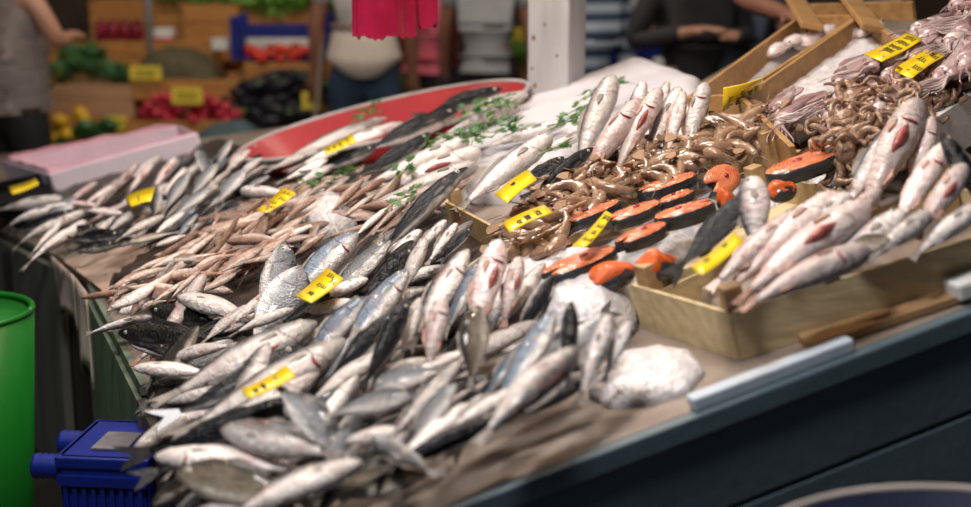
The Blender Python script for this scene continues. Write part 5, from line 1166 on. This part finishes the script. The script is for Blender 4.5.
p = BY(221, 50, 7.9); root = empty('punnet', Matrix.Translation(p), 'greyish white punnet left of the blue tomato crate', 'punnet'); bm = bmesh.new(); box(bm, V((0, 0, .03)), .09, .10, .06, bev=.008); obj('tray', bm, M['foam'], root); bm = bmesh.new(); box(bm, V((0, 0, .062)), .095, .105, .008, bev=.003); obj('rim', bm, M['foam'], root)
p = BY(150, 40, 8.0); bm = bmesh.new(); tube(bm, [V((p.x, 8.0, .0)), V((p.x, 8.0, 2.6))], .024, 12); tag(obj('grey_pole', bm, M['metal'], None, True), 'thin grey metal pole among the vegetable crates', 'pole')
def blue_open(x0, y0, x1, y1, yw, lb, d=.3, drop=.35):
    a = BY(x0, y1, yw); b = BY(x1, y0, yw); w = b.x-a.x; h = b.z-a.z; root = empty('plastic_crate', Matrix.Translation(V((a.x, yw, a.z))), lb, 'crate')
    for x in (0, w):
        for y in (0, d): bm = bmesh.new(); box(bm, V((x, y, h/2)), .05, .04, h, bev=.005); obj('corner_post', bm, M['bluecrate'], root)
    for y in (0, d):
        bm = bmesh.new(); box(bm, V((w/2, y, h*.62)), w, .02, h*.24); obj('rail', bm, M['bluecrate'], root); bm = bmesh.new(); box(bm, V((w/2, y, h*.04)), w, .02, h*.08); obj('rail', bm, M['bluecrate'], root)
    bm = bmesh.new(); box(bm, V((w/2, d/2, .01)), w, d, .02); obj('bottom', bm, M['bluecrate'], root); return root
blue_open(236, 16, 322, 60, 7.72, 'blue plastic crate holding red tomatoes and white paper')
bm = bmesh.new(); q = BY(283, 44, 7.9); box(bm, q, .42, .16, .10, bev=.03); tag(obj('paper_wad', bm, M['foam'], None, True), 'white paper stuffed in the blue tomato crate', 'paper')
def blue_solid(x0, y0, x1, y1, yw, lb):
    a = BY(x0, y1, yw); b = BY(x1, y0, yw); w = b.x-a.x; h = b.z-a.z; root = empty('plastic_crate', Matrix.Translation(V((a.x, yw, a.z))), lb, 'crate'); bm = bmesh.new()
    for c, sx, sy in ((V((w/2,0,h/2)), w, .015), (V((w/2,.3,h/2)), w, .015), (V((0,.15,h/2)), .015, .3), (V((w,.15,h/2)), .015, .3)): box(bm, c, sx, sy, h*.84, bev=.003)
    obj('walls', bm, M['bluecrate'], root); bm = bmesh.new(); box(bm, V((w/2, .15, h*.62)), w, .3, .01); obj('bottom', bm, M['bluecrate'], root)
    for x in (.02, w-.02): bm = bmesh.new(); box(bm, V((x, 0, h*.6)), .07, .04, h*1.1, bev=.005); obj('corner_post', bm, M['bluecrate'], root)
blue_solid(605, 46, 650, 92, 7.6, 'blue plastic crate right of the post, the left one'); blue_solid(650, 50, 668, 92, 7.75, 'blue plastic crate right of the post, the narrow right one')
bm = bmesh.new(); a = BY(590, 96, 7.7); b = BY(760, 96, 7.7); box(bm, V(((a.x+b.x)/2, 7.95, a.z/2)), b.x-a.x, .6, a.z-.01, bev=.01); tag(obj('produce_table', bm, M['orangewood']), 'low wooden table under the blue crates right of the post', 'table')
bm = bmesh.new(); a = BY(655, 94, 5.6); b = BY(706, 84, 5.6); box(bm, V(((a.x+b.x)/2, 5.65, b.z/2)), b.x-a.x, .12, b.z, bev=.01); tag(obj('green_box', bm, M['greentarp']), 'green box edge showing behind the raised hake heads', 'box')
bm = bmesh.new(); a = BY(655, 90, 7.3); b = BY(684, 60, 7.3); box(bm, V(((a.x+b.x)/2, 7.35, b.z/2)), b.x-a.x, .2, b.z, bev=.01); tag(obj('white_carton', bm, M['foam']), 'greyish white carton between the blue crates and the black jacket', 'carton')
for k, (x, y) in enumerate(((512,50),(520,54),(406,86))):
    leafy('lettuce', x, y, 8.2, .08, 80, M['lettuce'], ('green lettuce above the crate left of the post', 'dark green lettuce right beside the post', 'green leaves beside the hip of the man in jeans')[k], 'lettuce', None, 80+k, leaf=.07)
bm = bmesh.new(); q = BY(632, 8, 8.42); box(bm, q, .30, .2, .14, bev=.02); tag(obj('grey_sack', bm, M['greyshirt'], None, True), 'grey sack at the top right of the post', 'sack')

bm = bmesh.new(); a = BY(402, 83, 8.35); b = BY(540, 83, 8.35); box(bm, V(((a.x+b.x)/2, 8.58, a.z/2-.01)), b.x-a.x, .5, a.z-.02, bev=.01); tag(obj('produce_bench', bm, M['orangewood']), 'low wooden bench carrying the crates left of the white post', 'bench')
bm = bmesh.new(); a = BY(600, 46, 8.3); b = BY(700, 46, 8.3); box(bm, V(((a.x+b.x)/2, 8.55, a.z/2-.01)), b.x-a.x, .6, a.z-.02, bev=.01); tag(obj('produce_shelf', bm, M['orangewood']), 'wooden shelf carrying the pale crate of potatoes right of the post', 'shelf')
# ------------------------------------------------------------------ people
def skinmesh(name, verts, edges, mat, parent, root=0, levels=1):
    me = bpy.data.meshes.new(name); bm = bmesh.new(); ly = bm.verts.layers.skin.verify(); vs = [bm.verts.new(v[0]) for v in verts]
    for i, v in enumerate(verts):
        r = v[1]; vs[i][ly].radius = (r, r) if not isinstance(r, tuple) else r
        vs[i][ly].use_root = (i == root)
    for a, b in edges: bm.edges.new((vs[a], vs[b]))
    bm.to_mesh(me); bm.free(); me.materials.append(mat); o = link(name, me, parent)
    m = o.modifiers.new('skin', 'SKIN'); m.use_smooth_shade = True
    s = o.modifiers.new('sub', 'SUBSURF'); s.levels = levels; s.render_levels = levels; return o
def person(px, yw, rot, sc, label, top, legs, skin, hair, arms, sleeve='long', lean=0.0, extra=None, z0=0.0, hairlen=0):
    x = BY(px, 60, yw).x
    root = empty('person', Matrix.Translation(V((x, yw, z0))) @ Matrix.Rotation(rot, 4, 'Z') @ Matrix.Scale(sc, 4), label, 'person')
    ly = -lean
    vs = []; es = []
    def add(p, r, par=None):
        vs.append((V(p), r)); k = len(vs)-1
        if par is not None: es.append((par, k))
        return k
    pel = add((0, 0, .95), .105); sp_ = add((0, ly*.4, 1.12), .10, pel); ch = add((0, ly*.8, 1.30), .12, sp_); nb_ = add((0, ly, 1.45), .062, ch)
    nk = add((0, ly-.01, 1.52), .055, nb_); jaw = add((0, ly-.03, 1.60), .072, nk); hd = add((0, ly-.02, 1.68), .088, jaw); tp = add((0, ly-.01, 1.745), .06, hd)
    hands = {}
    for s_, key in ((-1, 'R'), (1, 'L')):
        e, w = arms[key]
        sh = add((s_*.175, ly*.9, 1.40), .058, ch); el = add(e, .043, sh); wr = add(w, .029, el)
        d = (V(w)-V(e)).normalized(); pm = V(w)+d*.055; pa = add(pm, .031, wr)
        sd = d.cross(V((0, 0, 1)) if abs(d.z) < .9 else V((0, 1, 0))).normalized(); bk = d.cross(sd)
        for q in range(4):
            o_ = (q-1.5)*.019; L_ = (.075, .085, .08, .062)[q]
            f1 = add(pm+d*.035+sd*o_, .0095, pa); f2 = add(pm+d*(.035+L_*.55)+sd*o_*1.1+bk*.010, .0088, f1); add(pm+d*(.035+L_*.95)+sd*o_*1.1+bk*.026, .0075, f2)
        t1 = add(pm-d*.02+sd*.034, .011, pa); add(pm+d*.02+sd*.055+bk*.012, .009, t1)
        hp = add((s_*.09, 0, .88), .088, pel); kn = add((s_*.10, -.015, .50), .058, hp); an = add((s_*.10, .02, .09), .038, kn); add((s_*.11, -.14, .04), .034, an)
    skinmesh('body', vs, es, M[skin], root)
    # clothes: torso and sleeves; hips and legs
    cv = []; ce = []
    def addc(p, r, par=None):
        cv.append((V(p), r)); k = len(cv)-1
        if par is not None: ce.append((par, k))
        return k
    a = addc((0, ly*.3, 1.03), .135)
    if 'apron' not in label: addc((0, ly*.2, .985), .140, a)
    b = addc((0, ly*.5, 1.12), .135, a); c = addc((0, ly*.8, 1.30), .145, b); addc((0, ly, 1.44), .085, c)
    for s_, key in ((-1, 'R'), (1, 'L')):
        e, w = arms[key]; sh = addc((s_*.185, ly*.9, 1.39), .075, c)
        if sleeve == 'long': el = addc(e, .060, sh); addc(V(e).lerp(V(w), .9), .045, el)
        elif sleeve == 'short': addc(V((s_*.185, ly*.9, 1.39)).lerp(V(e), .62), .066, sh)
    skinmesh('shirt', cv, ce, M[top], root)
    lv = [(V((0, .0, .96)), .15), (V((0, .0, 1.06)), .118)]; le = [(0, 1)]
    for s_ in (-1, 1):
        k = len(lv); lv += [(V((s_*.095, .0, .86)), .118), (V((s_*.105, -.015, .50)), .078), (V((s_*.105, .02, .12)), .062)]; le += [(0, k), (k, k+1), (k+1, k+2)]
    skinmesh('trousers', lv, le, M[legs], root)
    for s_ in (-1, 1):
        bm = bmesh.new(); ball(bm, V((s_*.11, -.06, .045)), .052, .135, .045); obj('shoe', bm, M['black'], root, True)
        bm = bmesh.new(); ball(bm, V((s_*.031, ly-.103, 1.675)), .011, seg=10, rings=7); e_ = obj('eye', bm, M['eyering'], root, True); bm = bmesh.new(); ball(bm, V((s_*.031, ly-.112, 1.675)), .005, seg=8, rings=6); obj('pupil', bm, M['pupil'], e_, True)
        bm = bmesh.new(); ball(bm, V((s_*.088, ly-.012, 1.665)), .010, .018, .030, seg=10, rings=7); obj('ear', bm, M[skin], root, True)
    bm = bmesh.new(); tube(bm, [V((0, ly-.100, 1.685)), V((0, ly-.122, 1.648)), V((0, ly-.104, 1.640))], [.009, .015, .010], 8); obj('nose', bm, M[skin], root, True)
    bm = bmesh.new(); ball(bm, V((0, ly-.102, 1.610)), .024, .008, .007, seg=10, rings=6); obj('mouth', bm, M['blood'], root, True)
    bm = bmesh.new(); ball(bm, V((0, ly+.008, 1.71)), .098, .105, .085, seg=18, rings=12)
    if hairlen: ball(bm, V((0, ly+.065, 1.60)), .085, .045, .14, seg=14, rings=10)
    obj('hair', bm, M[hair], root, True)
    if extra: extra(root)
    return root
HANG = lambda s_: ((s_*.235, .01, 1.12), (s_*.245, -.05, .88))
def vest_ribs(r_):
    for k in range(20):
        z = .88+.028*k; rad = .150+.012*math.sin(k*.27); bm = bmesh.new(); tube(bm, [V((1.06*rad*math.cos(t), rad*math.sin(t), z)) for t in [2*PI*q/36 for q in range(37)]], .0155, 8); obj('quilted_rib', bm, M['vest'], r_, True)
person(8, 6.2, math.radians(150), 1.0, 'person in a grey ribbed sleeveless vest and black trousers at the left edge', 'vest', 'black', 'skin', 'hairdark', {'R': ((-.27, -.06, 1.19), (-.14, -.25, 1.20)), 'L': HANG(1)}, 'none', extra=vest_ribs, hairlen=1)
def apron(r_):
    bm = bmesh.new(); rings = []
    for z, rx, ry in ((1.13, .150, .135), (1.06, .165, .15), (.98, .185, .165), (.93, .19, .168)):
        rings.append([bm.verts.new(V((rx*math.cos(2*PI*k/36), ry*math.sin(2*PI*k/36), z + (.05*math.cos(4*PI*k/36) if z < .95 else 0)))) for k in range(36)])
    for j in range(3):
        for k in range(36): bm.faces.new((rings[j][k], rings[j][(k+1) % 36], rings[j+1][(k+1) % 36], rings[j+1][k]))
    o = obj('apron', bm, M['apron'], r_, True); m = o.modifiers.new('s', 'SOLIDIFY'); m.thickness = .006
    bm = bmesh.new(); tube(bm, [V((.158*math.cos(t), .142*math.sin(t), 1.13)) for t in [2*PI*k/36 for k in range(37)]], .012, 8); obj('apron_tie', bm, M['taupe'], r_, True)
    bm = bmesh.new(); beam(bm, V((.20, -.04, 1.10)), V((.26, -.02, .55)), .10, .02, up=V((1, 0, 0))); obj('apron_side', bm, M['taupe'], r_)
person(364, 7.2, math.radians(184), 1.06, 'person seen from behind in a pale shirt, beige apron and blue jeans', 'whiteshirt', 'jeans', 'skindark', 'hairdark', {'R': HANG(-1), 'L': HANG(1)}, 'short', extra=apron)
person(432, 8.0, math.radians(140), .98, 'person in a pink top half hidden behind the hanging red bags', 'pinkshirt', 'charcoal', 'skindark', 'hairdark', {'R': ((-.25, -.02, 1.14), (-.16, -.22, 1.0)), 'L': HANG(1)}, 'short')
person(488, 7.7, math.radians(170), 1.02, 'person in a grey shirt and black trousers left of the white post', 'greyshirt', 'black', 'skindark', 'hairdark', {'R': HANG(-1), 'L': ((.25, -.02, 1.12), (.27, -.12, .86))}, 'short')
person(584, 7.0, math.radians(20), 1.0, 'person in a blue and white striped top hidden behind the white post', 'stripe', 'jeans', 'skin', 'hairdark', {'R': HANG(-1), 'L': HANG(1)}, 'long')
def handbag(r_): bm = bmesh.new(); box(bm, V((.03, -.24, .95)), .24, .10, .28, bev=.03); obj('black_bag', bm, M['black'], r_, True)
person(692, 6.5, math.radians(15), 1.02, 'person in an open black jacket with bent arms right of the blue crates', 'charcoal', 'black', 'skin', 'hairdark', {'R': ((-.30, .02, 1.14), (-.10, -.20, 1.20)), 'L': ((.27, .0, 1.14), (.10, -.24, 1.18))}, 'long', hairlen=1)
person(742, 6.9, math.radians(-30), 1.0, 'person in a grey-blue dress behind the one in the black jacket', 'bluecloth', 'bluecloth', 'skin', 'hairdark', {'R': ((-.26, -.02, 1.15), (-.12, -.24, 1.28)), 'L': HANG(1)}, 'short', hairlen=1)
bm = bmesh.new(); q = BY(815, 30, 4.75); box(bm, V((q.x, 4.75, .16)), .9, .5, .32, bev=.01); tag(obj('platform', bm, M['darkpanel']), 'low wooden platform the seller stands on behind the stall', 'platform')
person(822, 4.7, math.radians(-20), 1.02, 'person in a black short-sleeved shirt behind the cuttlefish crates', 'black', 'black', 'skindark', 'hairdark', {'R': ((-.30, .04, 1.10), (-.10, -.20, 1.06)), 'L': ((.25, -.02, 1.12), (.20, -.22, 1.05))}, 'short', z0=.32)
# ------------------------------------------------------------------ camera, light
cam = bpy.data.cameras.new('camera'); co_ = bpy.data.objects.new('camera', cam); COL.objects.link(co_)
cam.sensor_width = 36; cam.lens = 36*FPX/971; cam.clip_end = 100
co_.matrix_world = frame(RX, -DN, -FW, CAM)
cam.dof.use_dof = True; cam.dof.focus_distance = 2.85; cam.dof.aperture_fstop = 1.75
scene.camera = co_
def light(name, kind, loc, energy, col, size=.1, target=None, **k):
    l = bpy.data.lights.new(name, kind); l.energy = energy; l.color = col
    o = bpy.data.objects.new(name, l); COL.objects.link(o); o.location = loc
    if kind == 'AREA': l.shape = 'RECTANGLE'; l.size = size; l.size_y = k.get('size_y', size)
    elif kind != 'SUN': l.shadow_soft_size = size
    if target is not None: o.rotation_euler = (V(target)-V(loc)).to_track_quat('-Z', 'Y').to_euler()
    return o
light('awning_daylight', 'AREA', (-.5, 3.7, 3.5), 50, (1.0, .96, .93), 1.1, (-.1, 2.7, .9), size_y=.8)
light('aisle_fill', 'AREA', (-.6, 1.25, 3.2), 50, (1.0, .97, .95), .55, (-.2, 2.6, .9), size_y=.5)  # added fill lamp, brightens the fish sides that face the camera
for i, (x, y, z) in enumerate(((-.85, 3.0, 2.3), (-.1, 3.3, 2.45), (.45, 2.9, 2.65), (.1, 2.2, 2.5))):
    light('warm_bulb', 'POINT', (x, y, z), 16, (1.0, .70, .42), .035)
light('market_hall_light', 'AREA', (-.5, 6.3, 3.6), 58, (1.0, .86, .70), 4, (-.6, 8.2, .9), size_y=1.5)
w = bpy.data.worlds.new('world'); scene.world = w; w.use_nodes = True
w.node_tree.nodes['Background'].inputs[0].default_value = (.55, .60, .70, 1); w.node_tree.nodes['Background'].inputs[1].default_value = .06
vs = scene.view_settings; vs.view_transform = 'Standard'; vs.look = 'None'; vs.gamma = 1; vs.exposure = 0.22; vs.use_curve_mapping = False
